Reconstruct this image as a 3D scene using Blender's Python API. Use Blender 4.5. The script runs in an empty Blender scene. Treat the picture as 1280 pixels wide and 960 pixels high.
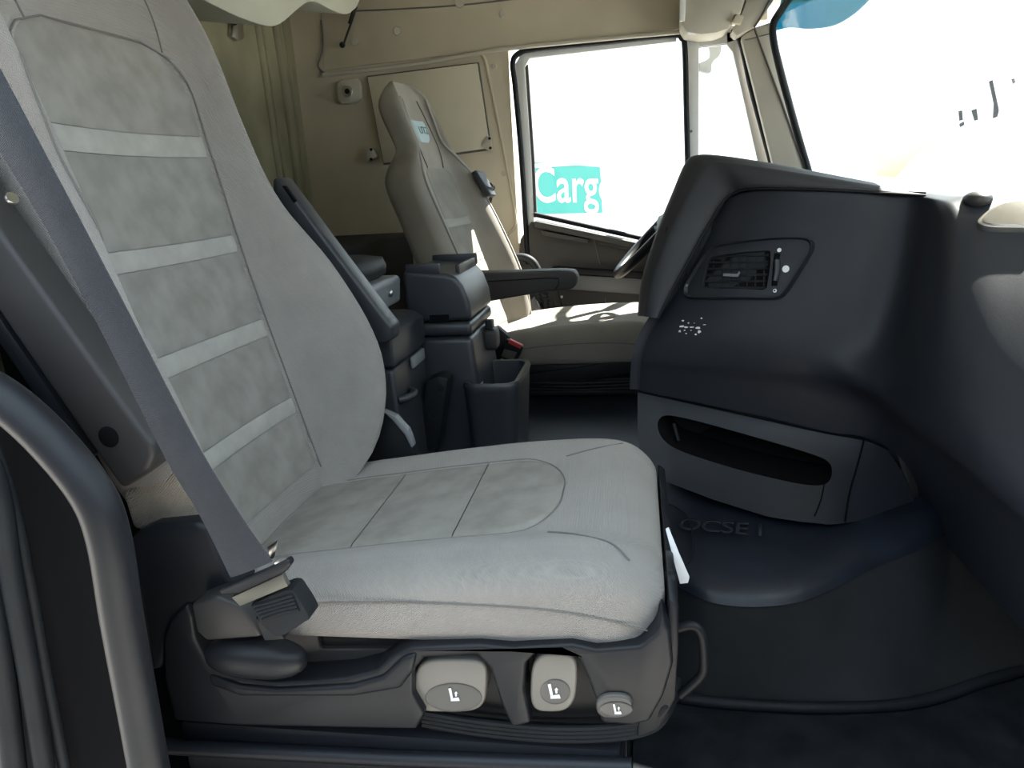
import bpy, bmesh, math, random
from mathutils import Vector as V, Matrix
random.seed(4)
S = bpy.context.scene
COL = S.collection
# ------------------------------------------------------------------ camera
F = 930.0                                  # focal length in pixels of the 1280x960 frame
YAW, PITCH, ROLL = math.radians(10), math.radians(15), math.radians(3.5)
CAM = V((0, 0, .97))
fw = V((-math.sin(YAW)*math.cos(PITCH), math.cos(YAW)*math.cos(PITCH), -math.sin(PITCH)))
r0 = V((math.cos(YAW), math.sin(YAW), 0)); u0 = r0.cross(fw)
cu = math.cos(ROLL)*u0 + math.sin(ROLL)*r0
cr = math.cos(ROLL)*r0 - math.sin(ROLL)*u0
cd = bpy.data.cameras.new('camera'); cam = bpy.data.objects.new('camera', cd); COL.objects.link(cam)
M3 = Matrix((cr, cu, -fw)).transposed()
cam.matrix_world = Matrix.Translation(CAM) @ M3.to_4x4()
cd.sensor_fit = 'HORIZONTAL'; cd.sensor_width = 36; cd.lens = 36*F/1280; cd.clip_start = .02; cd.clip_end = 400
S.camera = cam
# ------------------------------------------------------------------ world, sun, exposure
w = bpy.data.worlds.new('sky'); S.world = w; w.use_nodes = True
bg = w.node_tree.nodes['Background']; bg.inputs[0].default_value = (.70, .86, 1.0, 1); bg.inputs[1].default_value = 1.0
sd = bpy.data.lights.new('sun', 'SUN'); sd.energy = 11.0; sd.angle = .01; sd.color = (1, .95, .87)
sun = bpy.data.objects.new('sun', sd); COL.objects.link(sun)
sun.rotation_euler = V((.48, .50, .83)).to_track_quat('Z', 'Y').to_euler(); sun.location = (3, 5, 6)
S.view_settings.view_transform = 'Standard'; S.view_settings.look = 'None'
S.view_settings.gamma = 1; S.view_settings.use_curve_mapping = False
S.view_settings.exposure = 1.75

# ------------------------------------------------------------------ helpers
def P(px, py, **k):
    """photo pixel -> point on the plane X=, Y= or Z= that the thing stands on"""
    d = fw + cr*((px-640)/F) + cu*((480-py)/F)
    (a, v), = k.items(); i = 'XYZ'.index(a)
    return CAM + d*((v-CAM[i])/d[i])
def PY(pts, Y): return [P(x, y, Y=Y) for x, y in pts]
WORLD = {}
def _attach(o, c, parent):
    o.location = c; WORLD[o.name] = V(c)
    if parent is not None:
        o.parent = parent; o.matrix_parent_inverse = Matrix.Translation(-WORLD[parent.name])
def tag(o, label=None, cat=None, group=None, kind=None):
    if label: o['label'] = label
    if cat: o['category'] = cat
    if group: o['group'] = group
    if kind: o['kind'] = kind
    return o
def thing(name, loc, label, cat, group=None):
    o = bpy.data.objects.new(name, None); COL.objects.link(o); o.empty_display_size = .05
    _attach(o, V(loc), None); return tag(o, label, cat, group)
def from_bm(name, bm, m, parent=None, smooth=True, ang=40):
    bmesh.ops.recalc_face_normals(bm, faces=bm.faces)
    lo = V((min(v.co.x for v in bm.verts), min(v.co.y for v in bm.verts), min(v.co.z for v in bm.verts)))
    hi = V((max(v.co.x for v in bm.verts), max(v.co.y for v in bm.verts), max(v.co.z for v in bm.verts)))
    c = V(((lo.x+hi.x)/2, (lo.y+hi.y)/2, lo.z))
    for v in bm.verts: v.co -= c
    me = bpy.data.meshes.new(name); 
    if smooth:
        for f in bm.faces: f.smooth = True
        a = math.radians(ang)
        for e in bm.edges:
            if len(e.link_faces) == 2 and e.calc_face_angle(0) > a: e.smooth = False
    bm.to_mesh(me); bm.free()
    me.materials.append(m)
    o = bpy.data.objects.new(name, me); COL.objects.link(o)
    _attach(o, c, parent); return o
def bev(bm, edges, b, seg=2):
    if b > 0: bmesh.ops.bevel(bm, geom=list(edges), offset=b, segments=seg, profile=.5, affect='EDGES', clamp_overlap=True)
def box(name, x0, x1, y0, y1, z0, z1, m, parent=None, b=.004, seg=2):
    bm = bmesh.new(); bmesh.ops.create_cube(bm, size=1)
    for v in bm.verts: v.co = V(((x0+x1)/2+v.co.x*(x1-x0), (y0+y1)/2+v.co.y*(y1-y0), (z0+z1)/2+v.co.z*(z1-z0)))
    bev(bm, bm.edges, b, seg); return from_bm(name, bm, m, parent)
def prism(name, pts, vec, m, parent=None, b=.003, seg=2, taper=1.0):
    """closed outline swept along vec"""
    pts = [V(p) for p in pts]; vec = V(vec); cen = sum(pts, V())/len(pts)
    bm = bmesh.new()
    A = [bm.verts.new(p) for p in pts]; B = [bm.verts.new(cen+(p-cen)*taper+vec) for p in pts]
    bm.faces.new(A); bm.faces.new(B[::-1]); n = len(pts)
    for i in range(n): bm.faces.new((A[i], B[i], B[(i+1) % n], A[(i+1) % n]))
    bm.normal_update(); bmesh.ops.recalc_face_normals(bm, faces=bm.faces)
    if b > 0:
        es = [e for e in bm.edges if e.calc_face_angle(0) > .35]
        bev(bm, es, b, seg)
    return from_bm(name, bm, m, parent)
def cr1(p0, p1, p2, p3, t):
    return .5*((2*p1)+(p2-p0)*t+(2*p0-5*p1+4*p2-p3)*t*t+(3*p1-p0-3*p2+p3)*t**3)
def spline(pts, sub=6, closed=False):
    pts = [V(p) for p in pts]; n = len(pts); out = []
    for i in range(n if closed else n-1):
        g = (lambda j: pts[j % n]) if closed else (lambda j: pts[max(0, min(n-1, j))])
        for k in range(sub): out.append(cr1(g(i-1), g(i), g(i+1), g(i+2), k/sub))
    if not closed: out.append(pts[-1])
    return out
def lerp_tab(tab, x):
    if x <= tab[0][0]: return tab[0][1]
    for (a, b), (c, d) in zip(tab, tab[1:]):
        if x <= c: return b+(d-b)*(x-a)/(c-a)
    return tab[-1][1]
def smooth_tab(tab, x):
    n = len(tab)
    if x <= tab[0][0]: return tab[0][1]
    if x >= tab[-1][0]: return tab[-1][1]
    for i in range(n-1):
        if x <= tab[i+1][0]:
            t = (x-tab[i][0])/(tab[i+1][0]-tab[i][0]); g = lambda j: tab[max(0, min(n-1, j))][1]
            return cr1(g(i-1), g(i), g(i+1), g(i+2), t)
def tube(name, pts, r, m, parent=None, sub=6, res=10, closed=False, flat=1.0):
    path = spline(pts, sub, closed) if sub > 1 else [V(p) for p in pts]
    n = len(path); bm = bmesh.new(); rings = []; up = None
    for i, p in enumerate(path):
        a = path[(i-1) % n] if closed or i > 0 else p; b = path[(i+1) % n] if closed or i < n-1 else p
        t = (b-a).normalized()
        if up is None: up = t.orthogonal().normalized()
        up = (up-t*up.dot(t)).normalized(); s = t.cross(up)
        rr = r if isinstance(r, (int, float)) else lerp_tab([(k/(len(r)-1), v) for k, v in enumerate(r)], i/(n-1))
        rings.append([bm.verts.new(p+(up*math.cos(q)*rr+s*math.sin(q)*rr*flat)) for q in [2*math.pi*k/res for k in range(res)]])
    for i in range(n if closed else n-1):
        A, B = rings[i], rings[(i+1) % n]
        for k in range(res): bm.faces.new((A[k], A[(k+1) % res], B[(k+1) % res], B[k]))
    if not closed: bm.faces.new(rings[0][::-1]); bm.faces.new(rings[-1])
    return from_bm(name, bm, m, parent)
def loft(name, loops, m, parent=None, cap=True, ang=50):
    bm = bmesh.new(); R = [[bm.verts.new(p) for p in L] for L in loops]; n = len(R[0])
    for A, B in zip(R, R[1:]):
        for k in range(n): bm.faces.new((A[k], A[(k+1) % n], B[(k+1) % n], B[k]))
    if cap: bm.faces.new(R[0][::-1]); bm.faces.new(R[-1])
    return from_bm(name, bm, m, parent, ang=ang)
def sheet(name, rows, m, parent=None, su=4, sv=4, thick=.006, ang=50):
    """smooth surface through a control net, with thickness behind it"""
    R = [spline(r, su) for r in rows]; cols = list(zip(*R)); C = [spline(c, sv) for c in cols]
    nu, nv = len(C), len(C[0]); bm = bmesh.new()
    G = [[bm.verts.new(C[i][j]) for j in range(nv)] for i in range(nu)]
    for i in range(nu-1):
        for j in range(nv-1): bm.faces.new((G[i][j], G[i+1][j], G[i+1][j+1], G[i][j+1]))
    bm.normal_update(); bmesh.ops.recalc_face_normals(bm, faces=bm.faces)
    if thick:
        mid = G[nu//2][nv//2]
        if mid.normal.dot(CAM-mid.co) < 0: bmesh.ops.reverse_faces(bm, faces=bm.faces)
        bm.normal_update()
        nor = [[G[i][j].normal.copy() for j in range(nv)] for i in range(nu)]
        H = [[bm.verts.new(G[i][j].co-nor[i][j]*thick) for j in range(nv)] for i in range(nu)]
        for i in range(nu-1):
            for j in range(nv-1): bm.faces.new((H[i][j], H[i][j+1], H[i+1][j+1], H[i+1][j]))
        def wall(a, b):
            for k in range(len(a)-1): bm.faces.new((a[k], a[k+1], b[k+1], b[k]))
        wall(G[0], H[0]); wall(G[-1], H[-1]); wall([g[0] for g in G], [h[0] for h in H]); wall([g[-1] for g in G], [h[-1] for h in H])
    return from_bm(name, bm, m, parent, ang=ang)
def ellipsoid(name, c, r, m, parent=None, rot=None, p=2.0, seg=28):
    bm = bmesh.new(); bmesh.ops.create_uvsphere(bm, u_segments=seg, v_segments=seg//2, radius=1)
    for v in bm.verts:
        q = V((math.copysign(abs(v.co.x)**(2/p), v.co.x), math.copysign(abs(v.co.y)**(2/p), v.co.y), math.copysign(abs(v.co.z)**(2/p), v.co.z)))
        q = V((q.x*r[0], q.y*r[1], q.z*r[2]))
        if rot: q = rot @ q
        v.co = q+V(c)
    return from_bm(name, bm, m, parent)
def disc(name, c, n, r, h, m, parent=None, seg=20, b=0, r2=None):
    """short round stud, c = centre of its base, n = its direction"""
    n = V(n).normalized(); u = n.orthogonal().normalized(); s = n.cross(u); c = V(c); r2 = r2 or r
    L = [[c+k*(u*math.cos(q)+s*math.sin(q))+n*hh for q in [2*math.pi*i/seg for i in range(seg)]] for k, hh in ((r, 0), (r, h*.7), (r2*.93, h))]
    return loft(name, L, m, parent, ang=35)
def resample(loop, n):
    L = [V(p) for p in loop]; L.append(L[0]); d = [0]
    for a, b in zip(L, L[1:]): d.append(d[-1]+(b-a).length)
    out = []; j = 0
    for i in range(n):
        t = d[-1]*i/n
        while d[j+1] < t: j += 1
        out.append(L[j].lerp(L[j+1], (t-d[j])/(d[j+1]-d[j])))
    return out
def text_mesh(name, body, origin, ux, uy, height, depth, m, parent, bold=0.0, sx=1.0):
    cu_ = bpy.data.curves.new('t', 'FONT'); cu_.body = body; cu_.size = 1; cu_.extrude = 0; cu_.offset = bold
    o = bpy.data.objects.new('t', cu_); COL.objects.link(o); bpy.context.view_layer.update()
    me = bpy.data.meshes.new_from_object(o.evaluated_get(bpy.context.evaluated_depsgraph_get()))
    bpy.data.objects.remove(o); bm = bmesh.new(); bm.from_mesh(me); bpy.data.meshes.remove(me)
    ux, uy = V(ux).normalized(), V(uy).normalized(); nz = ux.cross(uy); k = height/.7
    ret = bmesh.ops.extrude_face_region(bm, geom=bm.faces[:])
    for v in ret['geom']:
        if isinstance(v, bmesh.types.BMVert): v.co.z += depth/k
    for v in bm.verts: v.co = V(origin)+ux*v.co.x*k*sx+uy*v.co.y*k+nz*v.co.z*k
    return from_bm(name, bm, m, parent, smooth=False)

# ------------------------------------------------------------------ materials
def mat(name, col, rough=.5, spec=.5, metal=0, var=.0, vscale=8, bump=0, bscale=300, weave=0, detail=3, col2=None, coat=0, emis=None):
    m = bpy.data.materials.new(name); m.use_nodes = True; N = m.node_tree.nodes; L = m.node_tree.links
    B = N['Principled BSDF']; B.inputs['Base Color'].default_value = (*col, 1); B.inputs['Roughness'].default_value = rough
    B.inputs['Specular IOR Level'].default_value = spec; B.inputs['Metallic'].default_value = metal
    B.inputs['Coat Weight'].default_value = coat
    tc = N.new('ShaderNodeTexCoord')
    if var or col2:
        n = N.new('ShaderNodeTexNoise'); n.inputs['Scale'].default_value = vscale; n.inputs['Detail'].default_value = detail
        L.new(tc.outputs['Object'], n.inputs['Vector'])
        rp = N.new('ShaderNodeValToRGB'); rp.color_ramp.elements[0].position = .35; rp.color_ramp.elements[1].position = .68
        c2 = col2 or tuple(min(1, c*(1+var)) for c in col); c1 = col if col2 else tuple(c*(1-var) for c in col)
        rp.color_ramp.elements[0].color = (*c1, 1); rp.color_ramp.elements[1].color = (*c2, 1)
        L.new(n.outputs['Fac'], rp.inputs['Fac']); L.new(rp.outputs['Color'], B.inputs['Base Color'])
    if weave:
        outs = []
        for ax in ((1, 1, 0), (0, 1, 1)):
            mp = N.new('ShaderNodeVectorMath'); mp.operation = 'DOT_PRODUCT'; mp.inputs[1].default_value = tuple(a*weave for a in (ax[0], ax[1]*(1 if ax[0] else -1), ax[2]))
            L.new(tc.outputs['Object'], mp.inputs[0]); sn = N.new('ShaderNodeMath'); sn.operation = 'SINE'
            L.new(mp.outputs['Value'], sn.inputs[0]); outs.append(sn)
        ml = N.new('ShaderNodeMath'); ml.operation = 'MULTIPLY'; L.new(outs[0].outputs[0], ml.inputs[0]); L.new(outs[1].outputs[0], ml.inputs[1])
        bp = N.new('ShaderNodeBump'); bp.inputs['Strength'].default_value = bump or .3; bp.inputs['Distance'].default_value = .0012
        L.new(ml.outputs[0], bp.inputs['Height']); L.new(bp.outputs['Normal'], B.inputs['Normal'])
        B.inputs['Sheen Weight'].default_value = .15
    elif bump:
        n2 = N.new('ShaderNodeTexNoise'); n2.inputs['Scale'].default_value = bscale; n2.inputs['Detail'].default_value = 2
        L.new(tc.outputs['Object'], n2.inputs['Vector'])
        bp = N.new('ShaderNodeBump'); bp.inputs['Strength'].default_value = bump; bp.inputs['Distance'].default_value = .001
        L.new(n2.outputs['Fac'], bp.inputs['Height']); L.new(bp.outputs['Normal'], B.inputs['Normal'])
    if emis: B.inputs['Emission Color'].default_value = (*emis[0], 1); B.inputs['Emission Strength'].default_value = emis[1]
    return m
def glass(name, tint, refl=.06):
    m = bpy.data.materials.new(name); m.use_nodes = True; N = m.node_tree.nodes; L = m.node_tree.links; N.clear()
    o = N.new('ShaderNodeOutputMaterial'); t = N.new('ShaderNodeBsdfTransparent'); t.inputs[0].default_value = (*tint, 1)
    g = N.new('ShaderNodeBsdfGlossy'); g.inputs['Roughness'].default_value = .02; x = N.new('ShaderNodeMixShader'); x.inputs[0].default_value = refl
    L.new(t.outputs[0], x.inputs[1]); L.new(g.outputs[0], x.inputs[2]); L.new(x.outputs[0], o.inputs[0]); return m
M = {}
M['fab'] = mat('grey_woven_fabric', (.30, .277, .255), .92, .15, var=.05, vscale=14, weave=1700, bump=.55)
M['fabside'] = mat('beige_mesh_fabric', (.33, .28, .22), .92, .15, var=.08, vscale=30, weave=1500, bump=.8)
M['suede'] = mat('grey_suede', (.225, .212, .190), .95, .1, col2=(.285, .27, .245), vscale=22, bump=.15, bscale=500, detail=5)
M['band'] = mat('pale_suede', (.36, .345, .315), .95, .1, var=.07, vscale=30, bump=.15, bscale=500)
M['fab2'] = mat('warm_grey_fabric', (.30, .272, .236), .92, .15, var=.07, vscale=10, weave=2200, bump=.3)
M['suede2'] = mat('warm_suede', (.25, .235, .205), .95, .1, var=.12, vscale=12)
M['band2'] = mat('warm_pale_suede', (.33, .315, .28), .95, .1)
M['seam'] = mat('seam_thread', (.17, .16, .15), .9, .1)
M['pale'] = mat('pale_piping', (.34, .32, .29), .8, .2)
M['dash'] = mat('dash_plastic', (.018, .020, .026), .46, .35, var=.12, vscale=3, bump=.25, bscale=900)
M['dash2'] = mat('dash_hood_plastic', (.030, .031, .036), .55, .5, var=.1, vscale=4, bump=.3, bscale=900)
M['pl'] = mat('charcoal_plastic', (.013, .014, .017), .40, .28, var=.1, vscale=9, bump=.2, bscale=1200)
M['pl_g'] = mat('grey_plastic', (.034, .032, .032), .42, .4, var=.08, vscale=9, bump=.2, bscale=1200)
M['pl_b'] = mat('black_plastic', (.010, .011, .013), .5, .25, bump=.15, bscale=800)
M['rub'] = mat('black_rubber', (.012, .014, .017), .6, .25, var=.2, vscale=12, bump=.3, bscale=400)
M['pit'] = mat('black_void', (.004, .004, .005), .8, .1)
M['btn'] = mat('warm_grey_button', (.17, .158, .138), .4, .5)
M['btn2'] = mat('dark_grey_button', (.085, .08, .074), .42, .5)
M['console'] = mat('console_plastic', (.028, .031, .037), .38, .55, var=.1, vscale=6, bump=.2, bscale=900)
M['con_l'] = mat('console_light_plastic', (.20, .21, .22), .42, .5, bump=.15, bscale=900)
M['white'] = mat('white_print', (.85, .86, .88), .5)
M['paint'] = mat('white_paint', (.78, .78, .76), .35, .5)
M['wall'] = mat('beige_wall_lining', (.60, .53, .405), .75, .3, var=.12, vscale=2.5, bump=.25, bscale=250)
M['rearw'] = mat('olive_rear_lining', (.25, .23, .15), .85, .2, var=.22, vscale=3.5, bump=.4, bscale=200)
M['trim'] = mat('cream_trim', (.52, .48, .40), .6, .35, var=.05, vscale=5)
M['board'] = mat('cream_board', (.62, .56, .435), .6, .35, var=.05, vscale=4)
M['bunk'] = mat('sage_lining', (.42, .42, .345), .85, .2, var=.06, vscale=4)
M['belt'] = mat('belt_webbing', (.036, .039, .047), .75, .2, var=.08, vscale=15, weave=2600, bump=.5)
M['metal'] = mat('steel', (.55, .55, .53), .28, .5, metal=1)
M['alu'] = mat('belt_tongue_steel', (.13, .125, .105), .45, .5, metal=.4)
M['red'] = mat('red_button', (.65, .06, .05), .35)
M['mat'] = mat('tunnel_rubber_mat', (.012, .016, .026), .45, .4, var=.25, vscale=10, bump=.35, bscale=350)
M['mat2'] = mat('tunnel_side_lining', (.022, .023, .025), .75, .3, var=.15, vscale=9, bump=.4, bscale=450)
M['carpet'] = mat('footwell_carpet', (.012, .014, .018), .9, .2, var=.4, vscale=14, bump=.6, bscale=500)
M['chalk'] = mat('chalk_marks', (.024, .029, .037), .8, .2)
M['door'] = mat('door_card', (.075, .071, .068), .6, .35, var=.08, vscale=6, bump=.25, bscale=600)
M['badge'] = mat('badge_fabric', (.42, .52, .54), .8, .2)
M['badge_t'] = mat('badge_thread', (.18, .27, .30), .8, .2)
M['teal'] = mat('teal_sign', (.07, .33, .29), .6, .3)
M['lorry'] = mat('lorry_white', (.85, .85, .85), .5, .4)
M['yellow'] = mat('hazed_yellow', (.9, .68, .30), .5, .4)  # yellow paled so the colour carries the windscreen glare haze
M['ground'] = mat('concrete_yard', (.45, .43, .40), .9, .2, var=.12, vscale=.6)
M['glass'] = glass('clear_glass', (.96, .98, .97))
M['tint'] = glass('teal_tinted_plastic', (.01, .28, .34), .04)
M['chrome'] = mat('chrome', (.75, .77, .8), .12, .5, metal=1)
M['grass'] = mat('far_wall_grey', (.7, .7, .7), .9)

# ------------------------------------------------------------------ the cab shell
W = 3.15                                   # inner face of the far side of the cab
XR = -1.385                                # rear wall
def struct(o): o['kind'] = 'structure'; return o
fl = struct(box('floor', XR, 1.05, .66, W, -.06, 0, M['carpet'], b=0)); tag(fl, 'black carpeted cab floor in the passenger footwell')
struct(tag(box('ceiling', XR, .86, .66, W+.1, 1.95, 2.0, M['bunk'], b=0), 'pale cab roof lining'))
wr = struct(tag(box('wall_rear', XR-.05, XR, .66, W+.1, -.06, 1.95, M['rearw'], b=0), 'olive beige felt rear wall of the cab'))
for px, r in ((332, .012), (372, .022), (392, .010), (345, .008)):
    a = P(px, 305, Y=W-.02-(400-px)*.004); yy = a.y
    tube('wall_rib', [(XR, yy, .5), (XR, yy-.004, 1.0), (XR, yy-.012, 1.45), (XR, yy-.03, 1.75)], r, M['rearw'], wr, res=12)
wl = struct(tag(box('wall_left', XR, -.49, W, W+.06, -.06, 1.95, M['wall'], b=0), 'beige lined side wall behind the driver'))
# moulded header panel over the windows, its rail and screw caps
hd = struct(tag(prism('trim_1', PY([(404, 88), (640, 60), (856, 36), (960, 25), (960, -120), (396, -120)], W-.005), (0, .05, 0), M['wall'], b=.006), 'beige header lining above the far door'))
tube('rail', PY([(404, 94), (520, 80), (600, 66), (640, 60), (760, 48), (850, 40)], W-.02), .009, M['trim'], hd, sub=5)
tube('edge_seam', PY([(402, 25), (404, 60), (398, 82), (406, 92)], W-.012), .004, M['seam'], hd)
for px, py, rr in ((497, 39, .016), (444, 53, .012), (628, 18, .013), (575, 3, .02), (812, 62, .006)):
    if py < 60: disc('screw_cap', P(px, py, Y=W-.004), (0, -1, 0), rr, .008, M['trim'], hd)
tube('panel_seam', PY([(440, 14), (600, 4), (840, -30)], W-.006), .003, M['seam'], hd)
# side wall details
tube('recess_edge', PY([(596, 66), (606, 74), (616, 120), (632, 200), (644, 270), (640, 288), (622, 300), (600, 312)], W-.002), .006, M['wall'], wl)
for px, py in ((618, 83), (630, 217)):
    disc('screw_cap', P(px, py, Y=W), (0, -1, 0), .010, .006, M['trim'], wl)
so = thing('wall_socket', P(437, 128, Y=W), 'square cream wall socket with a round steel lock in the rear corner', 'socket')
c = P(437, 115, Y=W)
q = [(423, 106), (428, 100), (448, 98), (453, 103), (454, 124), (449, 129), (430, 131), (424, 126)]
prism('plate', PY(q, W), (0, -.022, 0), M['trim'], so, b=.006, seg=3)
disc('ring', c+V((0, -.022, 0)), (0, -1, 0), .022, .006, M['metal'], so)
disc('core', c+V((0, -.027, 0)), (0, -1, 0), .011, .005, M['pl_b'], so)
bd = thing('folding_table', P(545, 195, Y=W), 'cream folding table board hinged flat against the side wall', 'table')
prism('board', PY([(461, 97), (597, 80), (613, 185), (481, 204)], W-.012), (0, -.018, 0), M['board'], bd, b=.002)
prism('groove', PY([(459, 95), (599, 78), (615, 187.5), (480, 206.5)], W-.0005), (0, -.006, 0), M['seam'], bd, b=0)
for q, sc in (([(604, 184), (606, 176), (611, 171), (615, 171), (616, 188), (611, 188)], [(612, 173), (613, 185)]),
              ([(462, 184), (468, 187), (473, 196), (470, 198), (463, 202), (461, 200)], [(464, 187), (464, 199)])):
    h = prism('hinge', PY(q, W-.005), (0, -.03, 0), M['trim'], bd, b=.001)
    for x, y in sc: disc('screw', P(x, y, Y=W-.034), (0, -1, 0), .006, .003, M['pl_b'], h, seg=10)

# driver's door: card, sill ledge, stripe, pocket
dr = struct(thing('door_1', (-.1, W, 0), 'dark driver door card with pale stripe under the side window', 'door')); del dr['category']
prism('door_card', PY([(664, 277), (740, 293), (815, 309), (960, 338), (960, 560), (650, 560), (650, 300)], W-.01), (0, .06, 0), M['door'], dr, b=.004)
prism('sill', [P(x, y, Y=W-.06)-V((0, 0, 0)) for x, y in [(668, 276), (740, 291), (830, 311), (960, 338), (960, 345), (830, 319), (740, 299), (668, 284)]], (0, .10, 0), M['door'], dr, b=.004)
tube('window_channel', PY([(668, 268), (740, 284), (820, 302), (940, 330)], W-.0), .010, M['pl_b'], dr, sub=3)
prism('switch_pod', PY([(676, 288), (736, 299), (735, 304), (678, 295)], W-.05), (0, .05, 0), M['door'], dr, b=.003)
tube('card_seam', PY([(742, 297), (746, 312), (750, 330)], W-.012), .003, M['seam'], dr)
prism('stripe', PY([(684, 342), (850, 351), (850, 372), (684, 360)], W-.03), (0, .03, 0), M['con_l'], dr, b=.003)
prism('pocket_shelf', PY([(744, 298), (850, 317), (850, 324), (748, 306)], W-.04), (0, .03, 0), M['pl_g'], dr, b=.003)
prism('armrest', PY([(690, 334), (850, 344), (850, 351), (690, 341)], W-.07), (0, .07, 0), M['pl_b'], dr, b=.003)
tube('lower_seam', PY([(757, 372), (757, 400), (757, 420)], W-.012), .0025, M['seam'], dr)
disc('grab_stud', P(702, 371, Y=W-.02), (0, -1, 0), .006, .006, M['white'], dr)

# door window, its seals, quarter light
w1 = struct(thing('window_1', P(750, 290, Y=W), 'driver door side window with dark rubber seal', 'window')); del w1['category']
prism('pane', PY([(648, 62), (858, 38), (858, 322), (664, 276)], W+.03), (0, .005, 0), M['glass'], w1, b=0)
tube('seal', PY([(660, 330), (652, 200), (644, 110), (641, 78), (650, 66), (670, 61), (760, 52), (840, 44), (852, 48), (856, 60), (858, 140), (861, 260), (864, 330)], W-.008), .011, M['pl_b'], w1, sub=5)
prism('frame', PY([(644, 80), (652, 66), (845, 44), (846, 52), (662, 73), (656, 84), (664, 200), (668, 300), (660, 300), (653, 200)], W+.004), (0, .02, 0), M['paint'], w1, b=.002)
prism('guide_channel', PY([(655, 84), (660, 80), (664, 140), (668, 200), (671, 272), (663, 272), (660, 200)], W+.012), (0, .02, 0), M['door'], w1, b=.002)
prism('front_post', PY([(859, 40), (874, 38), (873, 330), (864, 330)], W-.004), (0, .03, 0), M['paint'], w1, b=.003)
disc('post_screw', P(864, 164, Y=W-.005), (0, -1, 0), .005, .004, M['seam'], w1)
w2 = struct(thing('window_2', P(905, 200, Y=W), 'narrow triangular quarter window ahead of the driver door glass', 'window')); del w2['category']
prism('pane', PY([(868, 52), (908, 46), (955, 215), (965, 330), (868, 330)], W+.03), (0, .005, 0), M['glass'], w2, b=0)
prism('top_frame', PY([(868, 36), (918, 32), (918, 52), (910, 54), (868, 60)], W-.002), (0, .03, 0), M['paint'], w2, b=.003)
prism('front_frame', PY([(908, 40), (919, 38), (926, 46), (968, 205), (978, 330), (962, 330), (950, 215), (916, 66), (908, 55)], W-.002), (0, .03, 0), M['paint'], w2, b=.003)
tube('seal', PY([(869, 330), (868, 140), (867, 66), (869, 60), (885, 57), (908, 54)], W+.005), .0045, M['pl_b'], w2, sub=4)
tube('front_seal', PY([(913, 42), (926, 50), (940, 110), (956, 170), (968, 215), (990, 300)], W-.03), .014, M['pl_b'], w2, sub=5)
# A-pillar cover with its seam
ap = struct(tag(prism('trim_2', PY([(926, 46), (944, 34), (968, 26), (974, 60), (1018, 222), (1030, 300), (985, 300), (966, 205), (938, 92)], W-.12), (.01, .10, 0), M['trim'], b=.006), 'cream windscreen pillar cover'))
tube('seam', PY([(943, 34), (952, 60), (978, 130), (1008, 216)], W-.123), .0035, M['seam'], ap, sub=4)
tube('cross_seam', PY([(931, 50), (948, 46), (963, 42)], W-.123), .002, M['seam'], ap, sub=3)
# overhead visor box and corner trims
vb = struct(tag(prism('trim_3', PY([(852, -60), (852, 30), (858, 40), (876, 43), (896, 41), (910, 36), (926, 16), (950, -60)], W-.18), (0, .17, 0), M['trim'], b=.006), 'cream overhead locker corner above the quarter window'))
prism('front_edge', PY([(850, -60), (850, 26), (856, 26), (860, -60)], W-.19), (0, .02, 0), M['paint'], vb, b=.002)
prism('catch', PY([(915, 28), (920, 18), (930, 20), (926, 30)], W-.20), (0, .03, 0), M['wall'], vb, b=.002)
tube('lamp', PY([(860, 40), (871, 40)], W-.17), .008, M['white'], vb, sub=1)
hr = struct(tag(prism('trim_4', PY([(916, 38), (921, 45), (946, 32), (966, 2), (990, -60), (950, -60), (930, 10)], W-.16), (0, .10, 0), M['trim'], b=.005), 'cream roof corner trim above the windscreen pillar'))
tube('seam', PY([(943, 34), (955, 14), (972, -20), (984, -50)], W-.163), .003, M['seam'], hr, sub=3)

# windscreen: curved pane, lower edge behind the dash, rubber seal down the pillar
ws = struct(thing('window_3', (.95, 1.9, .9), 'large curved windscreen in front of the dashboard', 'window')); del ws['category']
plan = [(3.02, .0), (2.85, .10), (2.5, .22), (1.9, .30), (1.3, .22), (.95, .10), (.72, .0)]
def wsx(z): return .64-(z-.9)*.30
rows = [[V((wsx(z)+dx, y, z)) for y, dx in plan] for z in (.72, .95, 1.2, 1.55)]
sheet('pane', rows, M['glass'], ws, thick=.006)
tube('seal', PY([(1004, -25), (975, 15), (966, 36), (972, 75), (992, 150), (1014, 225), (1034, 300)], W-.17), .013, M['pl_b'], ws, sub=5)
struct(tag(box('wall_front', .90, 1.05, .66, W+.05, -.06, .80, M['pl_b'], b=0), 'black bulkhead below the windscreen'))
struct(tag(box('trim_5', .38, .86, .66, W+.05, 1.56, 1.95, M['trim'], b=.02), 'cream front roof header above the windscreen'))
# near side of the cab: rear quarter, header above the open door, front pillar
nr = struct(tag(box('wall_right', XR, -.93, .66, .72, -.06, 1.95, M['wall'], b=.01), 'beige side wall behind the passenger seat'))
struct(tag(box('trim_6', -.93, .62, .66, .74, 1.47, 1.95, M['trim'], b=.02), 'cream header above the open passenger door'))
struct(tag(prism('trim_7', [(.60, .66, .0), (.98, .66, .0), (.98, .66, .85), (.62, .66, 1.62), (.48, .66, 1.62), (.60, .66, .9)], (0, .06, 0), M['trim'], b=.01), 'cream near windscreen pillar'))
lp = struct(tag(prism('trim_8', PY([(-420, 330), (-120, 425), (0, 515), (55, 565), (112, 640), (138, 700), (160, 820), (195, 1100), (-420, 1100)], .70), (0, .05, 0), M['pit'], b=.01), 'lower door pillar trim beside the grab handle, coloured black for its shade'))  # void black colour stands in for the shaded cavity behind the handle
tube('door_seal', PY([(-60, 480), (-6, 600), (14, 720), (38, 850), (62, 1000)], .66), .012, M['rub'], lp)
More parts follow.
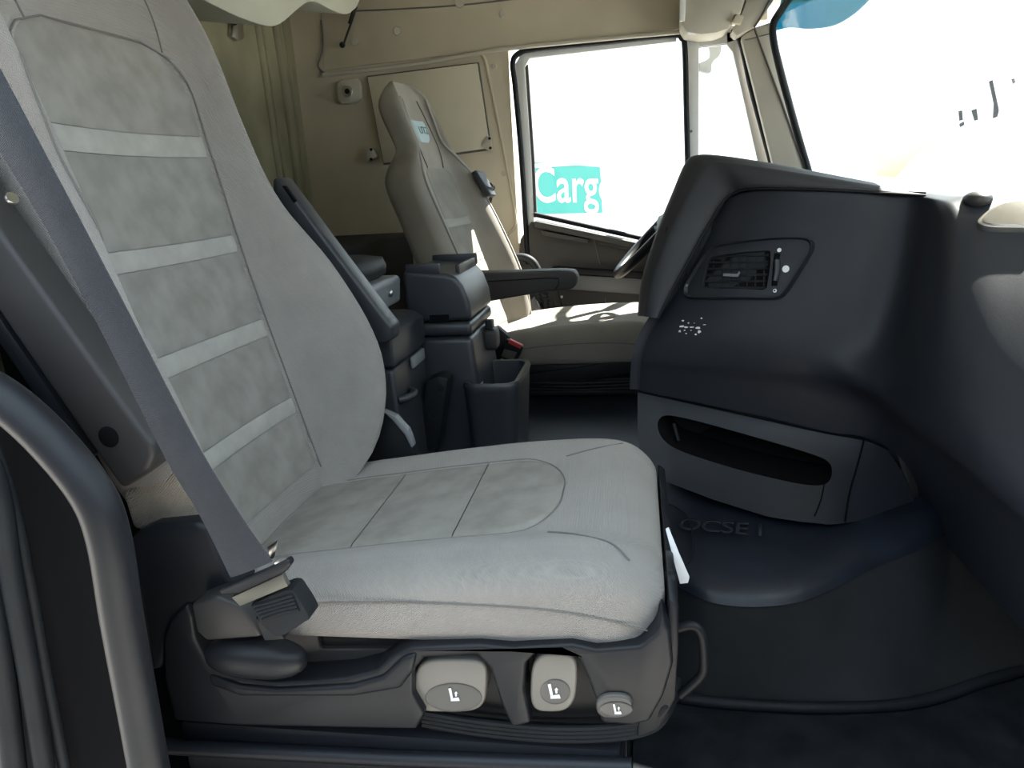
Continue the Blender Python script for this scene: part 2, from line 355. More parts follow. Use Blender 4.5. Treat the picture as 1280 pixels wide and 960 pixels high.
tube('door_seal', PY([(-70, 560), (-24, 700), (0, 820), (22, 1000)], .65), .014, M['rub'], lp)
tube('door_seal', PY([(-50, 470), (6, 600), (34, 720), (58, 850), (88, 1000)], .68), .008, M['rub'], lp)
gh = thing('grab_handle', P(190, 990, Y=.6), 'thick black curved grab handle beside the open door', 'handle')
tube('grip', [P(-120, 455, Y=.64)]+PY([(-40, 478), (0, 496), (55, 543), (112, 612), (136, 672), (152, 770), (172, 880), (196, 1010)], .6)+[P(215, 1090, Y=.64)], .0205, M['pl'], gh, res=18, flat=.9)
for a in ((-120, 455), (215, 1090)): ellipsoid('mount', P(*a, Y=.675), (.03, .035, .04), M['pl'], gh, p=3)

# overhead bunk moulding, strut and fittings at the rear
xb = -.98
bk = thing('overhead_bunk', P(340, 20, X=xb), 'sage green overhead bunk base with moulded bulges at the rear', 'bunk')
prof = [(120, -140), (150, -40), (215, -18), (262, 4), (300, 22), (335, 33), (352, 29), (370, 14), (385, 3), (398, 4), (415, 13), (432, 18), (442, 13), (449, 2), (458, -40), (460, -140)]
prism('moulding', spline([P(x, y, X=xb) for x, y in prof], 3), (XR-xb+.02, 0, .06), M['bunk'], bk, b=.004)
gs = thing('gas_strut', P(430, 55, Y=W-.06), 'thin black gas strut hanging below the overhead bunk', 'strut')
tube('rod', PY([(446, 8), (430, 54)], W-.06), .0045, M['pl_b'], gs, sub=1)
tube('cylinder', PY([(448, -4), (437, 30)], W-.06), .008, M['pl_b'], gs, sub=1)
ellipsoid('ball_joint', P(428, 56, Y=W-.05), (.012, .012, .012), M['pl_b'], gs)
bh = thing('belt_bracket', P(291, 50, X=XR), 'small grey metal hook on the rear wall beside the seat top', 'hook')
prism('plate', [P(x, y, X=XR) for x, y in [(285, 22), (297, 20), (299, 49), (292, 52), (284, 46)]], (.02, 0, 0), M['metal'], bh, b=.004)
ellipsoid('pin', P(292, 24, X=XR+.03), (.018, .016, .02), M['pl_b'], bh)
vg = thing('wall_grille', P(256, 20, X=XR), 'small black slotted vent grille high on the rear wall', 'vent')
prism('backing', [P(x, y, X=XR) for x, y in [(236, -8), (276, -10), (278, 22), (250, 16)]], (.008, 0, 0), M['pit'], vg, b=0)
for k in range(5):
    prism('slat', [P(x, y, X=XR+.008) for x, y in [(240+8*k, -8), (243+8*k, -8), (248+7.5*k, 20), (245+7.5*k, 20)]], (.008, 0, 0), M['rearw'], vg, b=0)

# ------------------------------------------------------------------ seats
def seat_back(name, parent, O, lean, wt, bt, at, th, s0, s1, mf, near=1.0, far=1.0, yaw=0, nw=1.0, na=None):
    L = math.radians(lean); y_ = math.radians(yaw); O = V(O)
    en = V((math.cos(L)*math.cos(y_), -math.cos(L)*math.sin(y_), math.sin(L))); es = V((-math.sin(L)*math.cos(y_), math.sin(L)*math.sin(y_), math.cos(L))); et_ = V((math.sin(y_), math.cos(y_), 0))
    def fn(t, s):
        w_, b_ = smooth_tab(wt, s), smooth_tab(bt, s); a = smooth_tab(at, s); u = abs(t); b_ *= near if t < 0 else far
        if t < 0: w_ *= nw; a += smooth_tab(na, s) if na else 0
        a = min(a, w_*.88 if t < 0 and na else w_*.74)
        base = -.012*(1-min(1, u/a)**2)
        if u <= a: return base
        q_ = min(1, (u-a)/(w_-a))
        if q_ < .5: z = q_/.5; return b_*(z*z*(3-2*z))
        z = (q_-.5)/.5; return b_-(b_*.45+.035)*(1-math.sqrt(max(0, 1-z*z)))
    def pt(t, s, off=0): return O+es*s+en*(fn(t, s)+off)+et_*t
    loops = []; n = 56; NF = 44
    for i in range(n+1):
        s = s0+(s1-s0)*i/n; w_ = smooth_tab(wt, s); b_ = smooth_tab(bt, s); L_ = []
        e = min(i, n-i)/5.0; k = math.sqrt(max(0, 1-(1-min(1, e))**2)) if e < 1 else 1; k = max(k, .15)
        tt = smooth_tab(th, s)
        for j in range(NF+1):
            t = w_*math.sin(math.pi*(j/NF-.5)); t *= nw if t < 0 else 1
            L_.append((t, fn(t, s)))
        edge = L_[-1][1]; edge0 = L_[0][1]
        for f, g in ((1.0, .35), (.985, .65), (.93, .88), (.8, 1.0), (.5, 1.03), (0, 1.04), (-.5, 1.03), (-.8, 1.0), (-.93, .88), (-.985, .65), (-1.0, .35)):
            ee = edge*(1+f)/2+edge0*(1-f)/2; L_.append((f*w_*(nw if f < 0 else 1), ee+(-tt-ee)*g))
        cm = -tt*.4
        loops.append([O+es*s+en*(cm+(q_-cm)*k)+et_*(t*(.55+.45*k)) for t, q_ in L_])
    o = loft(name, loops, mf, parent, ang=60)
    return o, pt, fn
def back_patch(name, parent, pt, ra, s0, s1, m, off=.003, nu=22, nv=10, corner=0, pin=.004, lw=None):
    """upholstery panel lying on the seat surface; ra(s) is its half width"""
    rows = []
    for i in range(nv+1):
        s = s0+(s1-s0)*i/nv; hw = ra(s); r_ = []
        for j in range(nu+1):
            k = -1+2*j/nu; hw = ra(s); hw += lw(s) if lw and k < 0 else 0; e = min(1, (1-abs(k))*hw/.012); f = min(1, min(i, nv-i)/1.0*.5+.5) if nv > 3 else 1
            r_.append(pt(k*hw, s, off*math.sqrt(e)*f-pin*(1-e)))
        rows.append(r_)
    bm = bmesh.new(); G = [[bm.verts.new(p) for p in r_] for r_ in rows]
    for a, b in zip(G, G[1:]):
        for k in range(len(a)-1): bm.faces.new((a[k], a[k+1], b[k+1], b[k]))
    return from_bm(name, bm, m, parent)
def cushion(name, parent, xr, xf, yc, hw, ztop, zbot, mf, ins, bol=.016):
    """ztop(x) crown height; plan front corners rounded"""
    def top(x, t):
        z = ztop(x); u = abs(t)/hw
        k = min(1, max(0, (abs(t)-ins*.85)/(hw*.78-ins*.85))); z += bol*k*k*(3-2*k)
        if u > .74: d = (u-.74)/.26; z -= .055*(1-math.sqrt(max(0, 1-d*d)))
        return z
    loops = []; n = 40
    for i in range(n+1):
        f = i/n; x = xr+(xf-xr)*(1-(1-f)**1.6); d = (xf-x); 
        R = .085; sh = 1 if d > R else 1-(1-math.sqrt(max(0, 1-((R-d)/R)**2)))*.20
        rr = .05; drop = 0 if d > rr else (1-math.sqrt(max(0, 1-((rr-d)/rr)**2)))
        zm = (zbot+ztop(xf))/2-.005; L_ = []
        for j in range(41):
            t = hw*sh*math.sin(math.pi*(j/40-.5)); z = top(x, t/sh); L_.append(V((x, yc+t, z+(zm+.022-z)*drop)))
        ze = L_[-1].z
        zb = zbot+(zm-.022-zbot)*drop*.8
        for f_, g in ((1.0, .4), (.997, .7), (.98, .93), (.95, 1), (.5, 1), (0, 1), (-.5, 1), (-.95, 1), (-.98, .93), (-.997, .7), (-1.0, .4)):
            L_.append(V((x, yc+f_*hw*sh, ze+(zb-ze)*g)))
        loops.append(L_)
    return loft(name, loops, mf, parent, ang=60), top

# --- passenger seat (near)
YC = 1.105
ps = thing('passenger_seat', (-.35, YC, 0), 'large grey fabric passenger seat in the foreground with pale striped backrest', 'seat')
OB = (-.60, YC+.005, .47)
wt = [(-.08, .20), (0, .228), (.1, .268), (.2, .280), (.35, .278), (.5, .254), (.65, .250), (.78, .254), (.87, .243), (.94, .212), (1.0, .17), (1.08, .14), (1.2, .135), (1.27, .11), (1.3, .09)]
bt = [(-.08, .06), (0, .09), (.1, .125), (.2, .135), (.35, .108), (.5, .062), (.65, .048), (.8, .042), (.9, .03), (1.0, .02), (1.3, .02)]
at = [(-.08, .138), (0, .138), (.2, .142), (.4, .15), (.6, .172), (.78, .183), (1.3, .1)]
th = [(-.08, .08), (.2, .12), (.6, .11), (.9, .09), (1.3, .07)]
NA = [(-.08, .045), (0, .05), (.3, .066), (.6, .046), (.78, .016), (.9, 0), (1.3, 0)]
bk_o, pt, fnn = seat_back('backrest', ps, OB, 14, wt, bt, at, th, -.08, 1.3, M['fab'], near=.36, far=1.2, nw=.90, na=NA)
def ra_near(s):
    a = smooth_tab(at, s)
    if s > .70: d = min(1, (s-.70)/.085); a -= .085*(1-math.sqrt(max(0, 1-d*d)))
    return a
edges = [.012, .118, .148, .268, .300, .425, .456, .595, .632, .783]
for i in range(9):
    stripe = i % 2 == 1
    back_patch('fabric_stripe' if stripe else 'fabric_panel', bk_o, pt, ra_near, edges[i]+.0008, edges[i+1]-.0008, M['band' if stripe else 'suede'], off=.004 if stripe else .003, nv=4 if stripe else 14, lw=lambda s: smooth_tab(NA, s))
loop = [pt(-ra_near(s)-smooth_tab(NA, s), s, .0016) for s in [.0+.7855*k/40 for k in range(41)]]+[pt(ra_near(s)-.001, s, .0035) for s in [.7855-.7855*k/40 for k in range(41)]]
tube('seam', loop, .0014, M['seam'], bk_o, sub=1, res=6)
for sg in (-1, 1):
    tube('seam', [pt(sg*.150, .775, .001), pt(sg*.158, .83, .001), pt(sg*.15, .90, .001), pt(sg*.13, 1.0, .001)], .0013, M['seam'], bk_o, res=6)
back_patch('headrest_patch', bk_o, pt, lambda s: .062-.012*max(0, (.90-s)/.02)**2 if s < .92 else .062, .885, .99, M['pale'], off=.004, nv=12)
# cushion
ZT = [(-.66, .425), (-.5, .447), (-.3, .473), (-.15, .487), (-.05, .488), (.03, .47)]
cs_o, ctop = cushion('seat_cushion', ps, -.66, .03, YC, .262, lambda x: smooth_tab(ZT, x), .378, M['fab'], .15)
def cpt(x, t, off=0): return V((x, YC+t, ctop(x, t)+off))
def ins_w(x):
    a = .150
    if x > -.22: d = min(1, (x+.22)/.10); a *= math.sqrt(max(0, 1-d**2.6))
    return a
xe = [-.60, -.43, -.272, -.1215]
for i in range(3):
    nv = 16; rows = []
    for k in range(nv+1):
        x = xe[i]+.001+(xe[i+1]-xe[i]-.002)*(1-(1-k/nv)**1.8 if i == 2 else k/nv); hw = ins_w(x); r_ = []
        for j in range(25):
            q = -1+j/12; e = min(1, (1-abs(q))*hw/.012); r_.append(cpt(x, q*hw, .004*math.sqrt(e)-.003*(1-e)))
        rows.append(r_)
    bm = bmesh.new(); G = [[bm.verts.new(p) for p in r_] for r_ in rows]
    for a, b in zip(G, G[1:]):
        for k in range(24): bm.faces.new((a[k], a[k+1], b[k+1], b[k]))
    from_bm('fabric_panel', bm, M['suede'], cs_o)
xs = [-.60+.478*(1-(1-k/30)**2) for k in range(31)]
tube('seam', [cpt(x, -ins_w(x), .0) for x in xs]+[cpt(x, ins_w(x), .0) for x in xs[::-1]], .0014, M['seam'], cs_o, sub=1, res=6)
for sg in (-1, 1):
    tube('seam', [V((x, YC+sg*.2625*(1 if x < -.05 else .985 if x < 0 else .94), z)) for x, z in ((-.56, .425), (-.45, .436), (-.3, .442), (-.15, .440), (-.06, .430), (-.01, .415), (.018, .400))], .0013, M['seam'], cs_o, res=6)
tube('seam', [cpt(-.13, -.15, .001), cpt(-.09, -.17, .001), cpt(-.04, -.20, .001), cpt(-.015, -.225, .001)], .0012, M['seam'], cs_o, res=6)
tube('seam', [cpt(-.13, .15, .001), cpt(-.08, .17, .001), cpt(-.03, .195, .001)], .0012, M['seam'], cs_o, res=6)
# lower back fabric skirt seen under the armrest
prism('back_skirt', PY([(150, 615), (215, 575), (240, 600), (262, 660), (230, 668), (165, 664)], .862), (0, .03, 0), M['fabside'], ps, b=.01, seg=3)
# base
base = box('base_frame', -.68, -.005, .885, 1.335, .215, .385, M['pl_b'], ps, b=.02)
rp = prism('rear_cover', PY([(150, 690), (168, 666), (190, 657), (244, 652), (262, 660), (285, 720), (300, 742), (238, 756), (214, 790), (200, 840), (165, 840)], .838), (0, .06, 0), M['pl'], ps, b=.014, seg=3)
prism('lever_recess', PY([(236, 752), (300, 738), (392, 770), (400, 812), (520, 812), (470, 852), (300, 862), (250, 830)], .875), (0, .03, 0), M['pl_g'], ps, b=.004)
sk = [(203, 800), (212, 776), (232, 756), (240, 770), (244, 800), (260, 830), (290, 847), (340, 853), (430, 848), (470, 838), (492, 818), (515, 809), (600, 806), (640, 810), (665, 808), (715, 805), (745, 812), (800, 808), (822, 790), (828, 770), (838, 790), (842, 830), (830, 870), (812, 903), (790, 908), (752, 905), (746, 880), (733, 845), (724, 824), (702, 814), (672, 815), (657, 830), (655, 862), (664, 905), (640, 911), (626, 880), (612, 835), (596, 819), (530, 823), (516, 840), (516, 868), (531, 893), (520, 913), (420, 911), (300, 908), (218, 902), (205, 850)]
side = prism('side_skirt', PY(sk, .832), (0, .05, 0), M['pl'], ps, b=.0055, seg=3)
prism('skirt_lip', PY([(260, 845), (300, 858), (345, 862), (440, 857), (478, 846), (503, 822), (520, 818), (516, 840), (500, 862), (440, 872), (300, 872), (262, 858)], .826), (0, .03, 0), M['pl'], ps, b=.006, seg=3)
lv = ellipsoid('recline_lever', P(320, 821, Y=.815), (.074, .026, .0275), M['pl'], ps, rot=Matrix.Rotation(.03, 3, 'Y'), p=2.4)
def seat_icon(parent, cx, cy, s, Y, flat=0):
    for q in ([(-.9, -1.2), (-.45, -1.3), (-.1, .4), (-.5, .5)], [(-.5, .55), (.9, .35), (1.1, .95), (-.45, 1.0)], [(.15, -.35), (.45, -.75), (.75, -.35), (.58, -.35), (.6, .15), (.3, .18), (.28, -.35)]):
        prism('icon', PY([(cx+x*s, cy+y*s) for x, y in q], Y), (0, -.0008, 0), M['white'], parent, b=0)
def superloop(cx, cy, rx, ry, p, n=32, skew=0):
    return [(cx+math.copysign(abs(math.cos(a))**(2/p), math.cos(a))*rx+skew*math.sin(a)*ry, cy+math.copysign(abs(math.sin(a))**(2/p), math.sin(a))*ry) for a in [2*math.pi*k/n for k in range(n)]]
def button(cx, cy, rx, ry, p, Y, m, dish, skew, label):
    b_ = prism('adjust_button', PY(superloop(cx, cy, rx, ry, p, 36, skew), Y), (0, .03, 0), m, ps, b=.004, seg=3); b_['label'] = label
    dx, dy, drx, dry = dish
    # dished finger well: ring and sunken bowl
    def lp(f, off): return PY(superloop(dx, dy, drx*f, dry*f, 2.0, 28), Y-off)
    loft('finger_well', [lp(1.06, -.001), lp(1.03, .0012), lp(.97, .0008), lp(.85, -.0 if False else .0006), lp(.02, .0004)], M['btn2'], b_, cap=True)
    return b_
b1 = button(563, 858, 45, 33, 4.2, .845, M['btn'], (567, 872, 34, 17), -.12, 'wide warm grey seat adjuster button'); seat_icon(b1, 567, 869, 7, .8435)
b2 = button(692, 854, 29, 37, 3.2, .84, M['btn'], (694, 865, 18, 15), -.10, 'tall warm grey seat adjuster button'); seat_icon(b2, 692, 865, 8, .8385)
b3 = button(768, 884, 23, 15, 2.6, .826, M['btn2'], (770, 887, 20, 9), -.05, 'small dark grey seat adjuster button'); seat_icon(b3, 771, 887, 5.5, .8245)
for k in range(4):
    z = k*5
    tube('bellows_rib', PY([(528, 890+z), (600, 902+z), (690, 910+z), (770, 908+z), (815, 898+z), (835, 878+z)], .866+.004*k)+[P(848, 850+z, Y=.93)], .0042, M['rub'], ps, res=8)
box('bellows', -.33, -.03, .90, 1.31, .16, .24, M['rub'], ps, b=.02)
box('pedestal', -.72, -.03, .885, 1.32, 0, .19, M['dash'], ps, b=.012)
tube('pedestal_rail', [P(190, 932, Y=.87), P(500, 948, Y=.87), P(790, 958, Y=.87)], .012, M['dash'], ps, sub=2)
# front lip, wire bar, knob, webbing pull
prism('front_lip', [V((x, .86, z)) for x, z in ((-.01, .235), (.02, .25), (.042, .30), (.046, .38), (.046, .44), (.034, .45), (.03, .38), (.0, .33))], (0, .47, 0), M['pl'], ps, b=.004)
tube('release_bar', [V((.04, .905, .375)), V((.065, .905, .383)), V((.078, .905, .37)), V((.082, .905, .33)), V((.078, .905, .305)), V((.05, .905, .272))], .0065, M['pl_b'], ps)
ellipsoid('knob', P(838, 736, Y=.93), (.010, .016, .026), M['pl_b'], ps, p=3)
prism('pull_strap', PY([(832, 662), (836, 660), (848, 690), (862, 722), (860, 729), (850, 730), (845, 712)], 1.0), (0, .004, 0), M['white'], ps, b=.0008)  # white colour also carries the direct sun on the strap
# far recline hinge
prism('recline_hinge', PY([(440, 590), (480, 515), (495, 522), (510, 545), (520, 570), (500, 620), (440, 620)], 1.37), (0, .03, 0), M['pl_b'], ps, b=.006)
prism('hinge_trim', PY([(478, 514), (494, 521), (510, 538), (513, 545), (517, 558), (514, 560), (506, 544), (490, 525)], 1.365), (0, .02, 0), M['con_l'], ps, b=.002)
# armrests folded up along the backrest
ar = prism('folded_armrest', PY([(-150, 79), (176, 538), (190, 556), (193, 572), (184, 590), (152, 613), (140, 597), (-150, 178)], .80), (0, .055, 0), M['pl_g'], ps, b=.008, seg=3)
disc('screw_hole', P(136, 546, Y=.80), (0, -1, 0), .014, .0015, M['pit'], ar)
prism('back_shell_edge', PY([(-150, 178), (100, 545), (116, 570), (100, 580), (-150, 215)], .825), (0, .05, 0), M['pl'], ps, b=.006)
a0, a1 = P(176, 538, Y=.83), P(-150, 79, Y=.83); nn = V((a1-a0).z, 0) if False else V(((a1-a0).z, 0, -(a1-a0).x)).normalized()*(1 if (a1-a0).z > 0 else -1)
disc('screw_hole', P(163, 499, Y=.828)+nn*0, (.85, -.2, .5), .008, .002, M['pit'], ar)
disc('screw', P(14, 249, Y=.828)+nn*0, (.85, -.2, .5), .008, .004, M['metal'], ar)
ar2 = prism('folded_armrest', PY([(340, 222), (350, 222), (375, 255), (402, 292), (480, 395), (491, 408), (490, 425), (478, 432), (460, 425), (340, 262)], 1.42), (0, .055, 0), M['console'], ps, b=.009, seg=3)
prism('armrest_pivot', PY([(352, 232), (356, 232), (370, 251), (367, 254)], 1.417), (0, .01, 0), M['pit'], ar2, b=.001)

# --- passenger belt
pb = thing('seat_belt', P(320, 790, Y=.77), 'dark grey seat belt crossing the passenger seat down to its buckle', 'seat belt')
R_ = [(-150, -190), (-60, -22), (0, 88), (70, 220), (150, 372), (240, 545), (300, 645), (340, 702)]
L_ = [(-150, -70), (-60, 88), (0, 190), (60, 290), (132, 425), (208, 575), (250, 645), (288, 722)]
ys = [.66, .665, .67, .68, .70, .72, .735, .745]
rr = spline([P(*p, Y=y) for p, y in zip(R_, ys)], 6); ll = spline([P(*p, Y=y+.004) for p, y in zip(L_, ys)], 6)
bm = bmesh.new(); rows = []
for a, b in zip(ll, rr):
    n = (b-a).normalized().cross(V((.3, 0, 1))).normalized()
    rows.append([bm.verts.new(p) for p in [a.lerp(b, k/6)+V((0, -.004*math.sin(math.pi*k/6), 0)) for k in range(7)]]+[bm.verts.new(a.lerp(b, k/6)+V((0, .002-.004*math.sin(math.pi*k/6), 0))) for k in range(6, -1, -1)])
for A, B in zip(rows, rows[1:]):
    for k in range(14): bm.faces.new((A[k], A[(k+1) % 14], B[(k+1) % 14], B[k]))
bm.faces.new(rows[0]); bm.faces.new(rows[-1][::-1])
from_bm('strap', bm, M['belt'], pb)
prism('tongue_slot', PY([(272, 738), (330, 714), (352, 703), (360, 699), (364, 706), (356, 716), (300, 742), (276, 745)], .742), (0, .012, 0), M['pl'], pb, b=.003, seg=3)
prism('tongue_plate', PY([(289, 747), (352, 718), (360, 733), (300, 758)], .748), (0, .008, 0), M['alu'], pb, b=.001)
prism('tongue_tip', PY([(342, 704), (350, 698), (361, 699), (358, 708), (346, 710)], .747), (0, .006, 0), M['metal'], pb, b=.001)
prism('plate_tab', PY([(334, 684), (347, 675), (343, 697), (338, 700)], .77), (0, .003, 0), M['metal'], pb, b=.0005)
sh = prism('anchor_sleeve', spline(PY([(313, 756), (358, 737), (372, 748), (386, 772), (380, 778), (362, 790), (345, 796), (326, 780)], .755), 3), (0, .03, 0), M['rub'], pb, b=.006, seg=3)
for k in range(5):
    tube('pleat', PY([(316+3*k, 758+4.2*k), (340+3*k, 752+3.6*k), (366+2*k, 744+4.5*k)], .754), .0022, M['rub'], sh, sub=3, res=6)
prism('anchor_cover', PY([(238, 756), (270, 745), (302, 758), (318, 780), (326, 797), (258, 802), (245, 790)], .80), (0, .04, 0), M['pl_g'], pb, b=.005, seg=3)
prism('anchor_stem', PY([(318, 772), (340, 778), (356, 800), (330, 802)], .775), (0, .02, 0), M['pl'], pb, b=.003)

# --- driver seat (far)
YD = 2.68
ds = thing('driver_seat', (-.3, YD, .25), 'warm grey driver seat with tall built-in headrest by the far door', 'seat')
wt2 = [(-.06, .20), (.05, .24), (.2, .25), (.4, .245), (.55, .238), (.62, .215), (.67, .165), (.705, .132), (.75, .128), (.82, .128), (.89, .12), (.93, .105), (.95, .09)]
bt2 = [(-.06, .05), (.05, .08), (.2, .09), (.4, .075), (.55, .055), (.65, .035), (.75, .028), (.95, .02)]
at2 = [(-.06, .11), (.3, .115), (.62, .12), (.95, .08)]
th2 = [(-.06, .09), (.2, .12), (.5, .125), (.63, .135), (.68, .12), (.715, .082), (.75, .078), (.88, .085), (.95, .06)]
dbk, pt2, _ = seat_back('backrest', ds, (-.50, YD, .45), 19, wt2, bt2, at2, th2, -.06, .95, M['fab2'], near=.35, far=1.0, yaw=9)
ra2 = lambda s: min(smooth_tab(at2, s), smooth_tab(wt2, s)*.74)-(.05*(1-math.sqrt(max(0, 1-min(1, (s-.60)/.03)**2))) if s > .60 else 0)
ed2 = [.02, .13, .16, .27, .30, .41, .44, .63]
for i in range(7):
    back_patch('fabric_stripe' if i % 2 else 'fabric_panel', dbk, pt2, ra2, ed2[i]+.001, ed2[i+1]-.001, M['band2' if i % 2 else 'suede2'], nv=4 if i % 2 else 8)
for sg in (-1, 1):
    tube('piping', [pt2(sg*min(smooth_tab(at2, s)+.075, smooth_tab(wt2, s)*.80), s, .001) for s in (.0, .1, .2, .3, .4, .5, .58, .66, .72, .8, .88)], .005, M['pale'], dbk, sub=4, res=8)
    tube('seam', [pt2(sg*.07, .63, .002), pt2(sg*.085, .70, .002), pt2(sg*.075, .8, .002), pt2(sg*.06, .88, .002)], .002, M['seam'], dbk, res=6)
bg_ = back_patch('badge', dbk, pt2, lambda s: .058-.018*max(0, (.755-s)/.03)**2 if s < .755 else .058, .725, .805, M['badge'], off=.006, nv=8)
ux = (pt2(.05, .77)-pt2(-.05, .77)); uy = pt2(0, .80)-pt2(0, .74); 
text_mesh('badge_lettering', 'UTZ', pt2(-.040, .752, .0135), ux, uy, .026, .001, M['badge_t'], bg_, bold=.01, sx=1.1)
ZT2 = [(-.56, .44), (-.4, .47), (-.2, .487), (0, .49), (.08, .478)]
dcs, dtop = cushion('seat_cushion', ds, -.56, .08, YD, .25, lambda x: smooth_tab(ZT2, x), .372, M['fab2'], .14)
tube('piping', [V((x, YD-.25, z)) for x, z in ((-.5, .415), (-.3, .44), (-.1, .445), (.02, .435))], .0018, M['seam'], dcs, res=6)
rows = []
for k in range(9):
    x = -.5+.42*k/8; hw = .14*math.sqrt(max(.05, 1-max(0, (k-5)/3)**2)); rows.append([V((x, YD+q*hw, dtop(x, q*hw)+.003)) for q in [-1+j/8 for j in range(17)]])
sheet('fabric_panel', rows, M['suede2'], dcs, su=1, sv=1, thick=.004)
box('seat_pan', -.52, .06, YD-.235, YD+.235, .315, .378, M['pl_b'], ds, b=.02)
prism('pan_skirt', PY([(640, 470), (720, 460), (796, 448), (800, 465), (720, 478), (652, 486)], YD-.245), (0, .03, 0), M['rub'], ds, b=.004)
for k in range(4):
    tube('bellows_rib', [V((-.42, YD-.235+.006*k, .312-.013*k)), V((-.2, YD-.245+.006*k, .306-.013*k)), V((.03, YD-.24+.006*k, .312-.013*k))], .007, M['rub'], ds, res=8)
box('bellows', -.44, .04, YD-.225, YD+.225, .264, .32, M['rub'], ds, b=.01)
box('seat_rail', -.48, .05, YD-.24, YD-.20, .262, .278, M['pl_b'], ds, b=.003)
# its armrest on the aisle side, belt guide
da = prism('armrest', PY([(590, 341), (640, 340), (700, 338), (717, 339), (722, 345), (721, 356), (714, 362), (690, 364), (640, 372), (606, 378), (596, 372)], YD-.33), (0, .075, 0), M['door'], ds, b=.008, seg=3)
tube('armrest_seam', PY([(606, 352), (660, 349), (698, 348), (694, 362)], YD-.331), .0018, M['pl_b'], da, sub=2, res=6)
bgd = prism('belt_guide', [pt2(.15, .585, .03), pt2(.21, .57, .03), pt2(.235, .52, .03), pt2(.225, .475, .03), pt2(.16, .48, .03)], (.02, 0, .01), M['console'], ds, b=.005)
prism('guide_slot', [pt2(.17, .525, .053), pt2(.222, .517, .053), pt2(.222, .505, .053), pt2(.17, .512, .053)], (.004, 0, .001), M['pit'], bgd, b=0)
db = thing('seat_belt', P(640, 455, Y=2.33), 'driver belt buckle with red button beside the far seat cushion', 'seat belt')
prism('strap', [pt2(.19, .51, .055), pt2(.222, .505, .055), V((-.60, YD+.31, .80)), V((-.52, YD+.34, .62)), V((-.48, YD+.34, .50)), V((-.52, YD+.335, .50)), V((-.56, YD+.335, .62)), V((-.64, YD+.29, .80))], (.001, .003, 0), M['belt'], db, b=0)
prism('buckle_stalk', PY([(612, 412), (622, 408), (636, 420), (640, 428), (630, 445), (620, 455), (606, 452)], 2.36), (0, .03, 0), M['pl'], db, b=.006)
prism('buckle_body', PY([(633, 424), (654, 434), (648, 448), (642, 455), (625, 447), (627, 438)], 2.33), (0, .025, 0), M['pl_b'], db, b=.003)
prism('red_button', PY([(637, 424), (653, 432), (650, 436), (635, 429)], 2.325), (0, .02, 0), M['red'], db, b=.001)
prism('buckle_face', PY([(630, 436), (646, 441), (641, 451), (626, 445)], 2.326), (0, .01, 0), M['door'], db, b=.001)
# coiled air hose and lever by the driver's seat
ah = thing('coiled_hose', P(684, 405, Y=2.95), 'black ribbed air hose curling down behind the driver armrest', 'hose')
hp = spline(PY([(642, 322), (656, 322), (668, 330), (676, 350), (680, 372), (681, 388), (682, 405)], 2.97), 4)
tube('hose', hp, .016, M['rub'], ah, sub=1)
for i in range(10, len(hp)):
    a = hp[i]; t = (hp[min(i+1, len(hp)-1)]-hp[i-1]).normalized(); u = t.orthogonal().normalized(); s_ = t.cross(u)
    tube('rib', [a+.018*(u*math.cos(k*.785)+s_*math.sin(k*.785)) for k in range(8)], .004, M['pl_b'], ah, sub=1, res=6, closed=True)
lv2 = thing('height_lever', P(706, 400, Y=2.98), 'black upright lever between the far seat and the door', 'lever')
prism('lever_arm', PY([(690, 362), (697, 362), (708, 402), (698, 404), (692, 385)], 2.98), (0, .03, 0), M['pl_b'], lv2, b=.004)
prism('lever_cover', PY([(655, 385), (668, 370), (684, 402), (664, 408)], 2.92), (0, .03, 0), M['console'], lv2, b=.004)

# ------------------------------------------------------------------ engine tunnel
et = thing('engine_tunnel', (.2, 1.6, 0), 'raised engine tunnel between the seats covered with a dark rubber mat', 'engine cover')
ed = [(-.9, 1.42, .25), (-.4, 1.42, .25), (-.1, 1.40, .25), (.0, 1.36, .25)]
for px, py, z in ((868, 724, .243), (905, 735, .237), (955, 737, .235), (1004, 730, .238), (1050, 711, .247), (1092, 689, .262), (1165, 658, .283)):
    p = P(px, py, Z=z); ed.append((p.x, p.y, z))
ed += [(.70, 1.6, .285), (.88, 1.7, .285)]
top_rows = [[V((x, 2.48, .25)) for x, y, z in ed], [V((x, 1.95, .25)) for x, y, z in ed], [V((x, y+.22, .255+(z-.25)*.3)) for x, y, z in ed], [V((x, y+.07, z+.006)) for x, y, z in ed], [V((x, y+.012, z-.008)) for x, y, z in ed], [V((x, y-.008, z-.03)) for x, y, z in ed]]
sheet('mat', top_rows, M['mat'], et, su=4, sv=4, thick=.008)
fb = lambda x: lerp_tab([(-1, 1.38), (-.06, 1.37), (.05, 1.25), (.2, 1.24), (.45, 1.25), (.75, 1.40), (.89, 1.45)], x)
sheet('side_lining', [[V((x, y-.004, z-.028)) for x, y, z in ed], [V((x, (y*.5+fb(x)*.5), z*.5)) for x, y, z in ed], [V((x, fb(x), .012)) for x, y, z in ed]], M['mat2'], et, thick=.008)
tube('edge_bead', [V((x, fb(x)-.012, .010)) for x in (.03, .08, .2, .35, 0.5, .65, .8, .88)], .011, M['rub'], et)
uo = P(838, 662, Z=.262)
text_mesh('chalk_lettering', 'OCSE I', P(846, 661, Z=.2615), P(920, 667, Z=.26)-P(846, 661, Z=.26), P(852, 640, Z=.26)-P(846, 661, Z=.26), .055, .0006, M['chalk'], et, bold=.01, sx=.72)
tube('mat_seam', [P(x, y, Z=.262) for x, y in ((830, 628), (848, 636), (862, 650), (867, 680), (862, 702), (845, 712))], .002, M['rub'], et, sub=3, res=6)
